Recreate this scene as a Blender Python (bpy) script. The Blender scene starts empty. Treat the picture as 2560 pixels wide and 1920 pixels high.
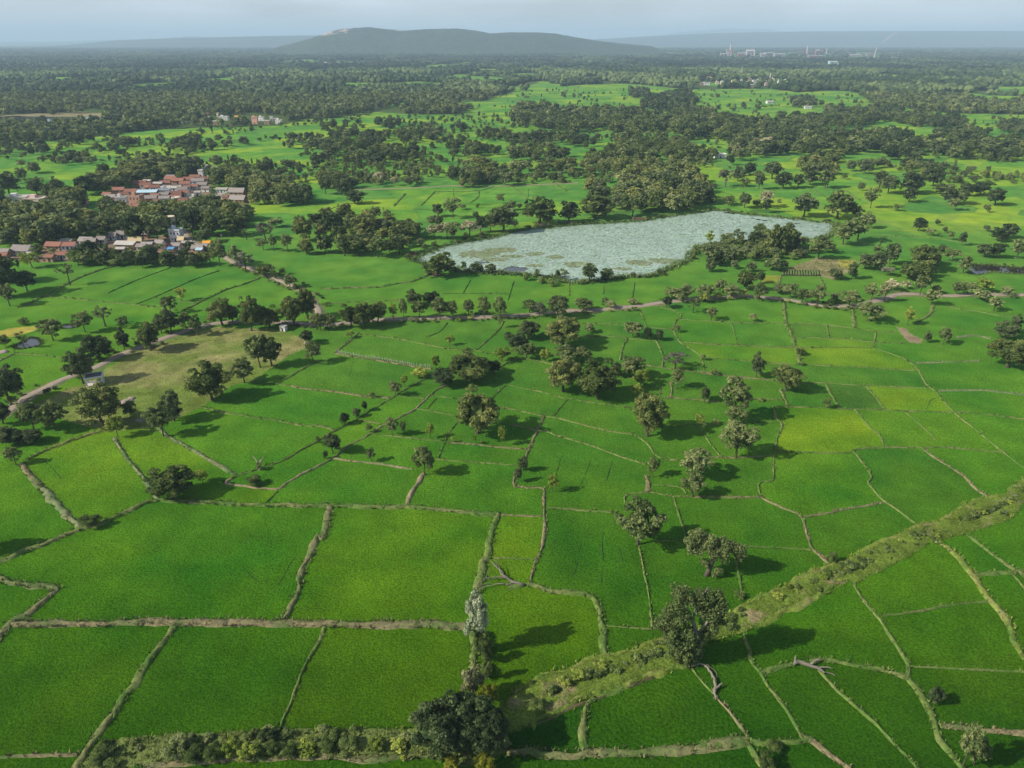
import bpy, math, random
import numpy as np
from mathutils import Vector
random.seed(7); rng = np.random.default_rng(7)
D = bpy.data; SC = bpy.context.scene; COL = SC.collection
R = math.radians

# ------------------------------------------------------------------ camera, sky, sun, exposure
CAM_H = 100.0; F_PX = 1775.0; HORIZON = 99.0
PITCH = math.atan((960.0 - HORIZON) / F_PX)
cam = D.cameras.new('camera'); cam.sensor_width = 36.0; cam.lens = F_PX / 2560.0 * 36.0
cam.clip_start = 1.0; cam.clip_end = 90000.0
cam_ob = D.objects.new('camera', cam); COL.objects.link(cam_ob)
cam_ob.location = (0, 0, CAM_H); cam_ob.rotation_euler = (R(90) - PITCH, 0, 0)
SC.camera = cam_ob

SUN_EL = R(35.0); SHADOW = Vector((1.0, 0.30, 0.0)).normalized()
to_sun = Vector((-SHADOW.x * math.cos(SUN_EL), -SHADOW.y * math.cos(SUN_EL), math.sin(SUN_EL)))
sl = D.lights.new('sun', 'SUN'); sl.energy = 5.0; sl.angle = R(0.6); sl.color = (1.0, 0.93, 0.80)
so = D.objects.new('sun', sl); COL.objects.link(so)
so.rotation_euler = to_sun.to_track_quat('Z', 'Y').to_euler(); so.location = (-200, -50, 600)

W = D.worlds.new('World'); SC.world = W; W.use_nodes = True
wn = W.node_tree; wn.nodes.clear()
w_out = wn.nodes.new('ShaderNodeOutputWorld'); w_bg = wn.nodes.new('ShaderNodeBackground')
sky = wn.nodes.new('ShaderNodeTexSky'); sky.sky_type = 'NISHITA'; sky.sun_disc = False
sky.sun_elevation = SUN_EL; sky.sun_rotation = math.atan2(to_sun.x, to_sun.y)
sky.air_density = 1.0; sky.dust_density = 2.6; sky.ozone_density = 1.0; sky.altitude = 300
w_bg.inputs['Strength'].default_value = 0.092
# thin high cloud: the sky washed toward grey white in soft streaks
tc = wn.nodes.new('ShaderNodeTexCoord'); mp = wn.nodes.new('ShaderNodeMapping'); mp.inputs['Scale'].default_value = (3.0, 3.0, 14.0)
nz = wn.nodes.new('ShaderNodeTexNoise'); nz.inputs['Scale'].default_value = 1.3; nz.inputs['Detail'].default_value = 5.0
rmp = wn.nodes.new('ShaderNodeMapRange'); rmp.inputs['From Min'].default_value = 0.38; rmp.inputs['From Max'].default_value = 0.68
rmp.inputs['To Min'].default_value = 0.50; rmp.inputs['To Max'].default_value = 0.95
mx = wn.nodes.new('ShaderNodeMix'); mx.data_type = 'RGBA'
mx.inputs[7].default_value = (6.9, 7.6, 8.2, 1)
wn.links.new(tc.outputs['Generated'], mp.inputs['Vector']); wn.links.new(mp.outputs[0], nz.inputs['Vector'])
sepx = wn.nodes.new('ShaderNodeSeparateXYZ'); wn.links.new(tc.outputs['Generated'], sepx.inputs[0])
low = wn.nodes.new('ShaderNodeMapRange'); low.interpolation_type = 'SMOOTHSTEP'; low.inputs['From Min'].default_value = 0.12; low.inputs['From Max'].default_value = 0.55
low.inputs['To Min'].default_value = 1.0; low.inputs['To Max'].default_value = 0.06; wn.links.new(sepx.outputs['Z'], low.inputs['Value'])
cm = wn.nodes.new('ShaderNodeMath'); cm.operation = 'MULTIPLY'; wn.links.new(low.outputs[0], cm.inputs[1])
wn.links.new(nz.outputs['Fac'], rmp.inputs['Value']); wn.links.new(rmp.outputs[0], cm.inputs[0]); wn.links.new(cm.outputs[0], mx.inputs[0])
wn.links.new(sky.outputs[0], mx.inputs[6]); wn.links.new(mx.outputs[2], w_bg.inputs['Color'])
wn.links.new(w_bg.outputs[0], w_out.inputs['Surface'])

vs = SC.view_settings; vs.view_transform = 'Standard'; vs.look = 'None'; vs.exposure = 0.38; vs.gamma = 1.0
SC.cycles.max_bounces = 5; SC.cycles.diffuse_bounces = 2; SC.cycles.glossy_bounces = 2
SC.cycles.transmission_bounces = 3; SC.cycles.volume_bounces = 0; SC.cycles.transparent_max_bounces = 4
SC.cycles.use_denoising = True; SC.cycles.caustics_reflective = False; SC.cycles.caustics_refractive = False
SC.cycles.sample_clamp_indirect = 4.0

HAZE_DENSITY = 1.0e-4
HAZE_COLOR = (0.57, 0.80, 1.0, 1)

# ------------------------------------------------------------------ photograph pixels (2560x1920) to the ground
SP, CP = math.sin(PITCH), math.cos(PITCH)
S9 = 2.765
TILES = {'A': (0, 400, S9), 'B': (800, 400, S9), 'C': (1760, 400, S9), 'D': (0, 800, S9), 'E': (800, 800, S9),
         'F': (1760, 800, S9), 'G': (0, 1320, S9), 'H': (800, 1320, S9), 'I': (1760, 1320, S9),
         'J': (1300, 400, S9), 'K': (1300, 800, S9), 'L': (1300, 1320, S9),
         'P': (0, 240, 3.456), 'Q': (640, 240, 3.456), 'R': (1280, 200, 3.456), 'S': (1920, 200, 3.456),
         'V': (200, 400, 4.424), 'Z': (0, 540, 5.53), 'X': (440, 270, 7.373), 'Y': (1740, 180, 8.508),
         'U': (1760, 80, 4.608), 'N': (0, 0, 1.0), 'W': (0, 0, 0.8641), 'T': (0, 0, 1.728), 'O': (1280, 0, 1.728)}
def nat(t, x, y):
    a, b, s = TILES[t]; return a + x / s, b + y / s
def ground(u, v, z=0.0):
    xc = (u - 1280.0) / F_PX; yc = (960.0 - v) / F_PX
    dy = CP + yc * SP; dz = -SP + yc * CP
    t = (z - CAM_H) / dz
    return xc * t, dy * t
def G(t, x, y, z=0.0):
    return ground(*nat(t, x, y), z)
def depth_of(x, y, z=0.0):
    return y * CP - (z - CAM_H) * SP
def project(x, y, z):
    d = y * CP - (z - CAM_H) * SP
    return 1280 + F_PX * x / d, 960 - F_PX * (y * SP + (z - CAM_H) * CP) / d
def height_at(x, y, v):                       # height over ground point (x, y) seen at image row v
    yc = (960.0 - v) / F_PX
    return y * (yc * CP - SP) / (CP + yc * SP) + CAM_H
def poly(txt):                                # 'A 1,2 3,4 B 5,6' -> list of ground points
    out = []; t = 'N'
    for w in txt.split():
        if w.isalpha(): t = w
        else:
            x, y = w.split(','); out.append(G(t, float(x), float(y)))
    return out
def inside(P, px, py):
    P = np.asarray(P); px = np.asarray(px); py = np.asarray(py)
    r = np.zeros(px.shape, bool); j = len(P) - 1
    for i in range(len(P)):
        xi, yi = P[i]; xj, yj = P[j]
        c = ((yi > py) != (yj > py))
        with np.errstate(divide='ignore', invalid='ignore'):
            r ^= c & (px < (xj - xi) * (py - yi) / (yj - yi + 1e-12) + xi)
        j = i
    return r

# value noise in numpy
_perm = rng.random((256, 256))
def vnoise(x, y, seed=0):
    x = np.asarray(x, float) + seed * 17.31; y = np.asarray(y, float) + seed * 9.77
    xi = np.floor(x).astype(int); yi = np.floor(y).astype(int); fx = x - xi; fy = y - yi
    fx = fx * fx * (3 - 2 * fx); fy = fy * fy * (3 - 2 * fy)
    g = lambda a, b: _perm[a & 255, b & 255]
    return (g(xi, yi) * (1 - fx) + g(xi + 1, yi) * fx) * (1 - fy) + (g(xi, yi + 1) * (1 - fx) + g(xi + 1, yi + 1) * fx) * fy
def fnoise(x, y, seed=0, oct=3):
    s = 0; a = 1; t = 0
    for k in range(oct):
        s = s + a * vnoise(x * 2 ** k, y * 2 ** k, seed + k); t += a; a *= .5
    return s / t

# ------------------------------------------------------------------ mesh and object helpers
def mesh_np(name, V, Fc, attrs=None, mats=(), smooth=False, midx=None):
    V = np.asarray(V, np.float32); Fc = np.asarray(Fc, np.int32); k = Fc.shape[1]
    me = D.meshes.new(name)
    me.vertices.add(len(V)); me.vertices.foreach_set('co', V.ravel())
    me.loops.add(Fc.size); me.loops.foreach_set('vertex_index', Fc.ravel())
    me.polygons.add(len(Fc)); me.polygons.foreach_set('loop_start', np.arange(0, Fc.size, k, dtype=np.int32))
    me.polygons.foreach_set('loop_total', np.full(len(Fc), k, np.int32))
    me.polygons.foreach_set('use_smooth', np.full(len(Fc), smooth, bool))
    for m in mats: me.materials.append(m)
    if midx is not None: me.polygons.foreach_set('material_index', np.asarray(midx, np.int32))
    for an, val in (attrs or {}).items():
        val = np.asarray(val, np.float32)
        if val.ndim == 2:
            a = me.attributes.new(an, 'FLOAT_COLOR', 'POINT')
            if val.shape[1] == 3: val = np.concatenate([val, np.ones((len(val), 1), np.float32)], 1)
            a.data.foreach_set('color', val.ravel())
        else:
            a = me.attributes.new(an, 'FLOAT', 'POINT'); a.data.foreach_set('value', val)
    me.update(calc_edges=True); return me
def link(name, me, parent=None, loc=None):
    o = D.objects.new(name, me); COL.objects.link(o)
    if parent is not None: o.parent = parent
    if loc is not None: o.location = loc
    return o
def tag(o, label=None, cat=None, group=None, kind=None):
    if label: o['label'] = label
    if cat: o['category'] = cat
    if group: o['group'] = group
    if kind: o['kind'] = kind
    return o
def empty(name, loc, rz=0.0, scale=None):
    o = D.objects.new(name, None); COL.objects.link(o); o.location = loc; o.rotation_euler = (0, 0, rz)
    o.empty_display_size = 0.5
    if scale is not None: o.scale = scale
    return o
class MB:                                      # collects polygons of any size into one mesh
    def __init__(s): s.v = []; s.f = []
    def add(s, vs, fs):
        b = len(s.v); s.v += [tuple(p) for p in vs]; s.f += [tuple(i + b for i in f) for f in fs]
    def box(s, x0, x1, y0, y1, z0, z1):
        s.add([(x0, y0, z0), (x1, y0, z0), (x1, y1, z0), (x0, y1, z0), (x0, y0, z1), (x1, y0, z1), (x1, y1, z1), (x0, y1, z1)],
              [(3, 2, 1, 0), (4, 5, 6, 7), (0, 1, 5, 4), (1, 2, 6, 5), (2, 3, 7, 6), (3, 0, 4, 7)])
    def tube(s, pts, rad, n=7, cap=True):
        pts = [Vector(p) for p in pts]; rings = []
        for i, p in enumerate(pts):
            d = (pts[min(i + 1, len(pts) - 1)] - pts[max(i - 1, 0)]).normalized()
            a = d.cross(Vector((0.31, 0.17, 0.93)))
            if a.length < 0.05: a = d.cross(Vector((1, 0, 0)))
            a.normalize(); b = d.cross(a); r = rad[i]
            rings.append([p + (a * math.cos(2 * math.pi * k / n) + b * math.sin(2 * math.pi * k / n)) * r for k in range(n)])
        vs = [q for rg in rings for q in rg]; fs = []
        for i in range(len(pts) - 1):
            for k in range(n):
                fs.append((i * n + k, i * n + (k + 1) % n, (i + 1) * n + (k + 1) % n, (i + 1) * n + k))
        if cap: fs.append(tuple(reversed(range(n)))); fs.append(tuple((len(pts) - 1) * n + k for k in range(n)))
        s.add(vs, fs)
    def build(s, name, mat, parent=None, smooth=False):
        me = D.meshes.new(name); me.from_pydata(s.v, [], s.f); me.materials.append(mat)
        if smooth: me.polygons.foreach_set('use_smooth', [True] * len(s.f))
        me.update(); return link(name, me, parent)

# ------------------------------------------------------------------ materials
def mat(name):
    m = D.materials.new(name); m.use_nodes = True; nt = m.node_tree; nt.nodes.clear()
    return m, nt, nt.nodes.new('ShaderNodeOutputMaterial')
def N(nt, typ, **kw):
    n = nt.nodes.new(typ)
    for k, v in kw.items():
        if k.startswith('i_'): n.inputs[k[2:].replace('_', ' ')].default_value = v
        else: setattr(n, k, v)
    return n
def ramp(nt, fac, stops):
    r = nt.nodes.new('ShaderNodeValToRGB'); e = r.color_ramp.elements
    while len(e) < len(stops): e.new(0.5)
    for k, (p, c) in enumerate(stops): e[k].position = p; e[k].color = (*c, 1)
    nt.links.new(fac, r.inputs[0]); return r.outputs[0]
def simple(name, col, rough=0.8, var=0.25, scale=3.0, bump=0.0, spec=0.3):
    m, nt, out = mat(name)
    tcn = N(nt, 'ShaderNodeTexCoord'); no = N(nt, 'ShaderNodeTexNoise', i_Scale=scale, i_Detail=5.0, i_Roughness=0.65)
    nt.links.new(tcn.outputs['Object'], no.inputs['Vector'])
    info = N(nt, 'ShaderNodeObjectInfo')
    ad = N(nt, 'ShaderNodeMath', operation='MULTIPLY_ADD'); ad.inputs[1].default_value = 0.3; nt.links.new(info.outputs['Random'], ad.inputs[0])
    sb = N(nt, 'ShaderNodeMath', operation='SUBTRACT'); sb.inputs[1].default_value = 0.15
    nt.links.new(no.outputs['Fac'], ad.inputs[2]); nt.links.new(ad.outputs[0], sb.inputs[0])
    c = ramp(nt, sb.outputs[0], [(0.25, [x * (1 - var) for x in col]), (0.75, [min(1, x * (1 + var)) for x in col])])
    b = N(nt, 'ShaderNodeBsdfPrincipled'); b.inputs['Roughness'].default_value = rough; b.inputs['Specular IOR Level'].default_value = spec
    nt.links.new(c, b.inputs['Base Color'])
    if bump:
        bp = N(nt, 'ShaderNodeBump', i_Strength=bump, i_Distance=0.1); nt.links.new(no.outputs['Fac'], bp.inputs['Height']); nt.links.new(bp.outputs[0], b.inputs['Normal'])
    nt.links.new(b.outputs[0], out.inputs[0]); return m
def leaf(name, dark, mid, light, spread=0.5, transl=0.30):
    m, nt, out = mat(name)
    at = N(nt, 'ShaderNodeAttribute', attribute_name='tint'); info = N(nt, 'ShaderNodeObjectInfo')
    ad = N(nt, 'ShaderNodeMath', operation='MULTIPLY_ADD'); ad.inputs[1].default_value = spread
    nt.links.new(info.outputs['Random'], ad.inputs[0]); nt.links.new(at.outputs['Fac'], ad.inputs[2])
    sb = N(nt, 'ShaderNodeMath', operation='SUBTRACT'); sb.inputs[1].default_value = spread / 2; nt.links.new(ad.outputs[0], sb.inputs[0])
    c = ramp(nt, sb.outputs[0], [(0.05, dark), (0.5, mid), (0.97, light)])
    b = N(nt, 'ShaderNodeBsdfPrincipled'); b.inputs['Roughness'].default_value = 0.75; b.inputs['Specular IOR Level'].default_value = 0.08
    t = N(nt, 'ShaderNodeBsdfTranslucent'); mxs = N(nt, 'ShaderNodeMixShader'); mxs.inputs[0].default_value = transl
    nt.links.new(c, b.inputs['Base Color']); nt.links.new(c, t.inputs['Color'])
    nt.links.new(b.outputs[0], mxs.inputs[1]); nt.links.new(t.outputs[0], mxs.inputs[2]); nt.links.new(mxs.outputs[0], out.inputs[0])
    return m
def attr_mat(name, an='col', var=0.25, scale=1.0, rough=0.9, bump=0.0):
    m, nt, out = mat(name)
    at = N(nt, 'ShaderNodeAttribute', attribute_name=an); tcn = N(nt, 'ShaderNodeTexCoord')
    no = N(nt, 'ShaderNodeTexNoise', i_Scale=scale, i_Detail=6.0, i_Roughness=0.7); nt.links.new(tcn.outputs['Object'], no.inputs['Vector'])
    mr = N(nt, 'ShaderNodeMapRange'); mr.inputs['From Min'].default_value = 0.3; mr.inputs['From Max'].default_value = 0.7
    mr.inputs['To Min'].default_value = 1 - var; mr.inputs['To Max'].default_value = 1 + var; nt.links.new(no.outputs['Fac'], mr.inputs[0])
    ml = N(nt, 'ShaderNodeVectorMath', operation='SCALE'); nt.links.new(at.outputs['Color'], ml.inputs[0]); nt.links.new(mr.outputs[0], ml.inputs['Scale'])
    b = N(nt, 'ShaderNodeBsdfPrincipled'); b.inputs['Roughness'].default_value = rough; b.inputs['Specular IOR Level'].default_value = 0.15
    nt.links.new(ml.outputs[0], b.inputs['Base Color'])
    if bump:
        bp = N(nt, 'ShaderNodeBump', i_Strength=bump, i_Distance=0.3); nt.links.new(no.outputs['Fac'], bp.inputs['Height']); nt.links.new(bp.outputs[0], b.inputs['Normal'])
    nt.links.new(b.outputs[0], out.inputs[0]); return m
M = {}
M['leafM'] = leaf('foliage_mango', (0.056, 0.091, 0.024), (0.124, 0.170, 0.045), (0.263, 0.286, 0.089))
M['leafK'] = leaf('foliage_dark', (0.030, 0.054, 0.020), (0.082, 0.122, 0.044), (0.180, 0.220, 0.090))
M['leafT'] = leaf('foliage_olive', (0.064, 0.100, 0.030), (0.155, 0.205, 0.066), (0.300, 0.335, 0.135), spread=0.4)
M['leafY'] = leaf('foliage_fresh', (0.091, 0.148, 0.018), (0.212, 0.287, 0.045), (0.386, 0.434, 0.084))
M['leafG'] = leaf('foliage_grey', (0.083, 0.096, 0.061), (0.156, 0.166, 0.107), (0.276, 0.270, 0.183))
M['leafB'] = leaf('foliage_blossom', (0.16, 0.18, 0.07), (0.34, 0.34, 0.18), (0.55, 0.50, 0.32), transl=0.3)
M['leafS'] = leaf('foliage_bush', (0.049, 0.079, 0.020), (0.110, 0.165, 0.041), (0.226, 0.287, 0.085))
M['leafL'] = leaf('foliage_silver', (0.16, 0.21, 0.11), (0.33, 0.39, 0.23), (0.52, 0.56, 0.38), transl=0.3)
M['leafO'] = leaf('foliage_mustard', (0.11, 0.13, 0.010), (0.22, 0.24, 0.020), (0.33, 0.32, 0.045))
M['bark'] = simple('bark', (0.075, 0.062, 0.045), var=0.35, scale=6.0, bump=0.5)
M['deadwood'] = simple('dead_wood', (0.175, 0.155, 0.125), var=0.45, scale=5.0, bump=0.6)
M['grass'] = leaf('grass_blades', (0.06, 0.09, 0.022), (0.16, 0.21, 0.055), (0.33, 0.34, 0.14), spread=0.0)
M['grasscol'] = attr_mat('grass_coloured', var=0.2, scale=0.8)
# ------------------------------------------------------------------ traced field bunds: width(m) kind path
BUNDS = """
2.3 g D -60,1690 50,1650 160,1600 370,1528 560,1445 640,1425 740,1390 850,1340 1000,1270 1100,1245 1200,1255 1400,1260 1620,1275 1900,1285 E 0,1285 200,1290 460,1297 620,1295 760,1305 900,1320 1100,1340 1230,1345
2.6 m G -40,345 0,355 150,395 300,400 370,415 390,440 330,480 260,540 180,610 100,640 30,720 -40,800
2.7 b G 90,665 300,670 500,665 800,665 1000,655 1200,660 1500,655 1900,660 H 0,665 250,670 500,670 750,670 1000,688
2.0 g G 1210,680 1130,790 1050,890 970,1000 930,1090 880,1140 800,1270 720,1370 650,1470 590,1560 510,1690
1.2 g H 30,690 0,780 G 2150,880 2080,1010 2030,1160 1960,1320 1940,1395
1.0 b G -40,1587 0,1585 300,1575 540,1570
1.6 b G 1000,1640 1250,1625 1500,1610 1800,1597 2212,1580 H 350,1600 800,1570
2.2 m E 60,1290 55,1380 15,1520 G 2190,60 2150,180 2090,300 2060,430 2010,540 1955,640
2.3 g E 1230,1345 1200,1420 1170,1540 1150,1659 H 1130,230 1110,340 1080,450 1060,520 1060,700 1070,850 1050,980
0.9 b E 1250,1350 1400,1355 1530,1362
1.3 b E 1545,670 1500,770 1440,900 1420,960 1390,1020 1350,1060 1340,1130 1350,1160 1380,1155 1440,1165 1540,1170 1545,1250 1550,1340 1555,1450 1530,1580 1500,1659 H 1490,240 1460,340 1460,385
0.6 g H 1200,210 1350,212 1490,222
2.0 g H 1300,410 1450,395 1600,440 1780,450 1880,480 1920,540 1945,650 1955,760 1965,860 1990,890
0.7 g L 590,680 760,690 910,705
0.8 g L 820,130 850,260 880,420 905,590 915,690
1.2 g L 1490,190 1510,310 1530,430 1520,505
0.7 g L 930,95 1110,95 1480,125 1700,135 2010,155
1.2 b F -60,1225 0,1225 300,1230 390,1225 420,1245 540,1300 660,1355 700,1440 740,1570 800,1630 850,1659 I 800,190 860,250 900,265
1.0 g F 490,900 480,1000 475,1110 400,1120 375,1150 390,1222
1.1 b F 690,1365 850,1340 980,1310 1240,1265
1.0 g F 1030,910 1080,970 1140,1050 1155,1090 1135,1130 1180,1190 1250,1260 1330,1310 1420,1380 1480,1420
1.3 b F 1510,885 1560,930 1700,1020 1800,1090 1880,1170 1960,1220
1.1 g F 500,905 620,915 800,920 1000,920 1060,895 1240,885 1480,885 1700,885 1900,905 2060,915
1.0 g F 1180,195 1290,235 1400,280 1480,350 1530,440 1600,500 1680,590 1760,670 1860,750 1960,830 2060,910 2150,980 2240,1045
1.3 g F 480,600 500,680 540,730 510,810 490,890
1.0 g F 500,605 640,605 820,610 960,620 1100,620 1250,625 1400,632 1700,640 1900,650 2260,695
0.9 g F 620,430 860,440 1100,455 1350,465 1550,475
1.3 g F 840,440 870,500 910,570 940,615
1.0 g F 1120,460 1180,530 1250,620
1.6 g F 530,480 550,540 580,600
0.5 g F 1390,640 1450,690 1530,760 1600,830
0.9 g F 1040,620 1090,680 1150,750 1210,800 1245,880
1.0 g F 680,310 860,320 1100,330 1260,340 1460,352
1.6 s F 1460,300 1650,293 1900,285
1.6 s F 1620,495 1800,488 2000,495 2250,525
2.2 g J 1820,990 1830,1080 F 570,45 590,60 610,130 640,210 660,280 660,310
1.0 g F 620,130 720,125 860,130 1000,135 1170,155 1400,160
1.1 g F 845,40 860,90 865,130
1.1 g F 1190,85 1180,140 1175,190
0.9 g F 600,25 800,32 1000,55 1190,80 1330,85
0.6 g F 640,195 900,192 1180,195
1.0 g F -20,170 0,170 230,180 420,188 610,190
0.5 g F 190,25 210,90 230,175
0.5 g F 0,260 180,275 350,290 560,305 650,310
0.9 b F -20,372 120,385 260,400 420,415 520,425
0.9 g E 1180,556 1230,500 1290,455 1380,470 K 150,500 330,545 550,580 750,608
0.5 g K 330,548 280,605 230,668
1.1 g E 1240,605 1400,635 1550,665 K 300,690 500,745 640,775 780,795 830,820 890,870 930,930 1000,965 1090,970
1.0 g E 1490,765 1580,778 K 250,800 440,855 600,910 720,955 865,1000
1.5 b K 870,1080 880,1130 885,1195
0.9 g K 730,1270 735,1215 880,1195 1050,1220 1170,1225 1400,1230 1670,1230
0.6 g K 920,1140 1050,1150 1120,1165 1150,1205
0.9 g K 1060,1225 1090,1330 1130,1440 1150,1520
1.3 g K 190,1305 330,1310 520,1325 665,1335
0.9 g K 1000,745 1100,740 1200,725 1440,720 1560,708 1750,705
0.9 g K 1240,745 1310,850 1385,945
0.9 b K 1290,950 1400,955 1500,955 1740,940
1.0 b K 980,545 1050,540 1130,550 1240,555 1380,570
1.0 g K 1500,545 1650,550 1820,555
1.3 g K 940,145 970,200 990,260 985,330
1.2 b K 1040,545 1050,490 1040,430
1.3 g K 740,130 710,190 690,285
0.8 g K 740,130 840,140 940,145
0.8 g K 440,25 600,30 750,40 900,55 1060,68
1.0 g J 960,1020 1060,1040 1110,1070 1100,1100 1080,1108 1062,1160 1075,1210 1110,1265 1180,1310 1250,1362 1275,1465
0.8 g K 1110,155 1300,165 1500,178 1880,188
0.7 b K 870,315 1000,335 1150,355 1270,365 1400,385 1620,405 1740,420
1.6 g K 440,115 600,115 740,125
0.4 g K 1250,255 1450,275 1700,300 1900,310
0.6 b K 970,470 970,500 960,550
0.8 g J 1100,1105 1300,1115 1500,1125 1830,1132
0.6 g J 820,1030 850,1090 870,1150
1.2 b D 2000,455 2090,475 E 0,490 150,505 330,535 480,540
1.1 g E 780,380 640,455 560,500 490,545 380,610 250,690 160,740 60,790 0,830 D 2100,890 1980,960 1860,1010 1760,1040 1640,1080 1540,1120
1.3 p E 880,450 800,490 700,580 650,625 520,690 420,740 330,800 200,870 100,950 0,1005 D 2100,1060 1980,1130 1930,1170 1800,1165 1680,1150 1560,1130 1600,1100
0.5 g D 1920,1185 1840,1265
0.7 b E 290,700 420,720
1.2 p E 90,960 240,980 430,1000 640,1035
1.8 p E 720,1065 670,1140 620,1220 600,1290
0.9 g E 390,795 550,810 730,830 860,840
0.7 g E 815,960 860,850 900,770 940,720
1.0 b E 880,850 1050,860 1200,880 1430,895
0.8 g E 810,965 950,980 1200,995 1365,1012
0.7 g E 670,615 780,635 930,665
0.5 g E 740,620 800,545
0.9 b E 1250,715 1370,735 1490,765
0.6 g E 780,525 930,545
0.5 g E 500,530 720,545
1.2 b E 270,90 190,160 100,230
1.0 g E 270,100 450,120 600,145 750,175 900,205 1080,215 1170,235
1.4 b E 110,235 280,265 450,290 640,325 770,340
0.9 g E 1080,210 1160,140 1240,65 1270,10
1.1 g E 1250,330 1330,275 1420,270 1620,312
0.4 g E 880,20 830,80 740,120
1.9 y D 180,970 300,910 450,850 600,800 720,765
2.4 b D 150,1000 220,1090 290,1170
2.6 s D 290,1170 340,1220 420,1300 480,1370 570,1435
1.7 s D 790,820 850,910 920,1010 990,1090 1050,1190 1095,1245
1.7 s D 1100,750 1160,810 1290,880 1420,950 1520,1010 1630,1075
1.4 g D 1390,605 1550,640 1720,670 1900,695 2080,730 E 0,735 110,765
1.2 g D 1740,430 1900,445 2010,458
1.3 g D 1920,440 2010,390 2110,330 2220,280
1.7 g A 130,1020 300,945 390,900 480,850 560,810 700,760 800,735
1.4 g A 300,945 500,960 750,985 1000,1010 1220,1040
0.5 d A 750,920 950,830 1180,745
0.5 d A 940,1000 1100,935 1350,825 1520,765
1.5 g A 1270,1040 1400,975 1560,900 1700,855 1800,815
0.8 g A 1080,955 1200,970 1350,990
1.0 g A 100,1340 260,1350 430,1365
1.2 b A -10,1395 100,1340
0.8 g A 700,1225 950,1245
1.8 g B 20,892 200,885 400,880 560,850 640,840 740,800
1.0 g B 20,1000 200,985 400,980 560,970
0.5 d B 1040,830 990,920
0.5 d B 1340,840 1300,970
0.5 d B 850,925 1300,925
0.7 g B 1720,850 1725,940
0.5 d B 1960,870 1960,930
0.6 d B 2175,850 2160,950
1.3 g B 800,215 700,315
1.6 g B 590,235 510,320
1.2 g B 1100,220 1090,260 1040,295
1.5 d B 810,220 1080,215 1200,185 1330,175 1600,165
1.2 g B 1340,190 1450,280
0.9 g B 150,390 400,410 720,440
0.6 d B 640,340 870,355
1.5 g B 1630,170 1700,215
1.0 d B 0,370 160,310 300,300
1.2 g C 1250,530 1210,590
1.2 g C 1350,580 1330,630
0.9 g C 1180,530 1400,530 1600,545 1850,580
1.9 g F 1030,-65 1035,-10 1040,55
2.0 g C 1580,1010 1560,1070 1450,1130
1.3 g C 1680,1010 1760,1030 1900,1050 2060,1080 2250,1090
1.8 s C 1740,1230 1860,1215 1980,1235
1.1 b C 530,800 520,860
1.5 g C 800,810 830,870
1.2 g C 240,800 250,860
1.5 g C 900,210 980,215 1030,250 1080,280
0.9 g C 750,200 800,240 880,270
1.9 g H 1900,1180 1850,1230 1820,1330 1815,1430 1840,1540
2.4 m H 1290,1560 1450,1550 1650,1575 1900,1560 L 520,1550 900,1560 1100,1540 1300,1510 1560,1470
1.0 b L 1350,1170 1420,1240 1500,1340 1570,1440
0.7 g L 1190,980 1260,1070 1340,1150
1.1 g I 270,720 310,840 330,920 400,1020 440,1100 560,1240 650,1400 680,1470
1.5 g I 400,1010 500,970 610,940
1.7 g I 720,920 860,920 1000,940 1150,970 1270,1000 1400,1040
1.2 g I 780,980 860,1060 940,1140 1090,1270 1200,1370 1330,1510 1480,1670
1.2 g I 1030,380 1100,500 1200,620 1270,730 1380,890 1410,950 1405,1040
1.8 g I 1400,1040 1480,1140 1540,1240 1580,1330 1620,1440 1680,1540 1790,1680
0.8 g I 1230,610 1400,590 1580,560 1760,530 1960,510
2.0 y I 1620,110 1700,150 1780,230 1860,330 1950,470 2060,590 2120,690 2150,800 2230,920
1.5 g I 1830,50 1920,130 2040,220 2150,290 2230,350
1.5 g I 1870,325 2000,315 2150,310 2250,300
1.2 g I 2130,320 2230,440
0.7 g I 1420,960 1600,970 1900,985 2250,1000
1.6 b I 1630,1370 1800,1385 2000,1405 2250,1430
1.6 g I 300,1470 400,1500 500,1480 620,1480 740,1460
2.4 g I -20,1520 200,1480 300,1450
1.5 b I 680,1450 760,1480 850,1560 1010,1670
1.6 g I 310,1500 370,1600 410,1670
"""
BUND_COL = {'g': (0.105, 0.160, 0.035), 'b': (0.170, 0.155, 0.078), 'm': (0.145, 0.160, 0.062), 's': (0.135, 0.175, 0.075),
            'y': (0.150, 0.195, 0.036), 'd': (0.045, 0.085, 0.022), 'p': (0.225, 0.180, 0.110)}
bunds = []
for ln in BUNDS.strip().splitlines():
    w, k, path = ln.split(' ', 2); w = float(w); bunds.append((w * (.60 if w < 1.5 else .74), k, poly(path)))

def resample(P, step):
    P = [Vector((p[0], p[1])) for p in P]
    # Catmull-Rom through the traced points
    Q = []
    n = len(P)
    for i in range(n - 1):
        p0 = P[max(i - 1, 0)]; p1 = P[i]; p2 = P[i + 1]; p3 = P[min(i + 2, n - 1)]
        L = (p2 - p1).length; m = max(1, int(L / step))
        for k in range(m):
            t = k / m
            q = 0.5 * ((2 * p1) + (p2 - p0) * t + (2 * p0 - 5 * p1 + 4 * p2 - p3) * t * t + (3 * p1 - p0 - 3 * p2 + p3) * t ** 3)
            lin = p1.lerp(p2, t); d = q - lin
            if d.length > 0.12 * L: q = lin + d * (0.12 * L / d.length)
            Q.append(q)
    Q.append(P[-1]); return np.array([(q.x, q.y) for q in Q])

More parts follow.
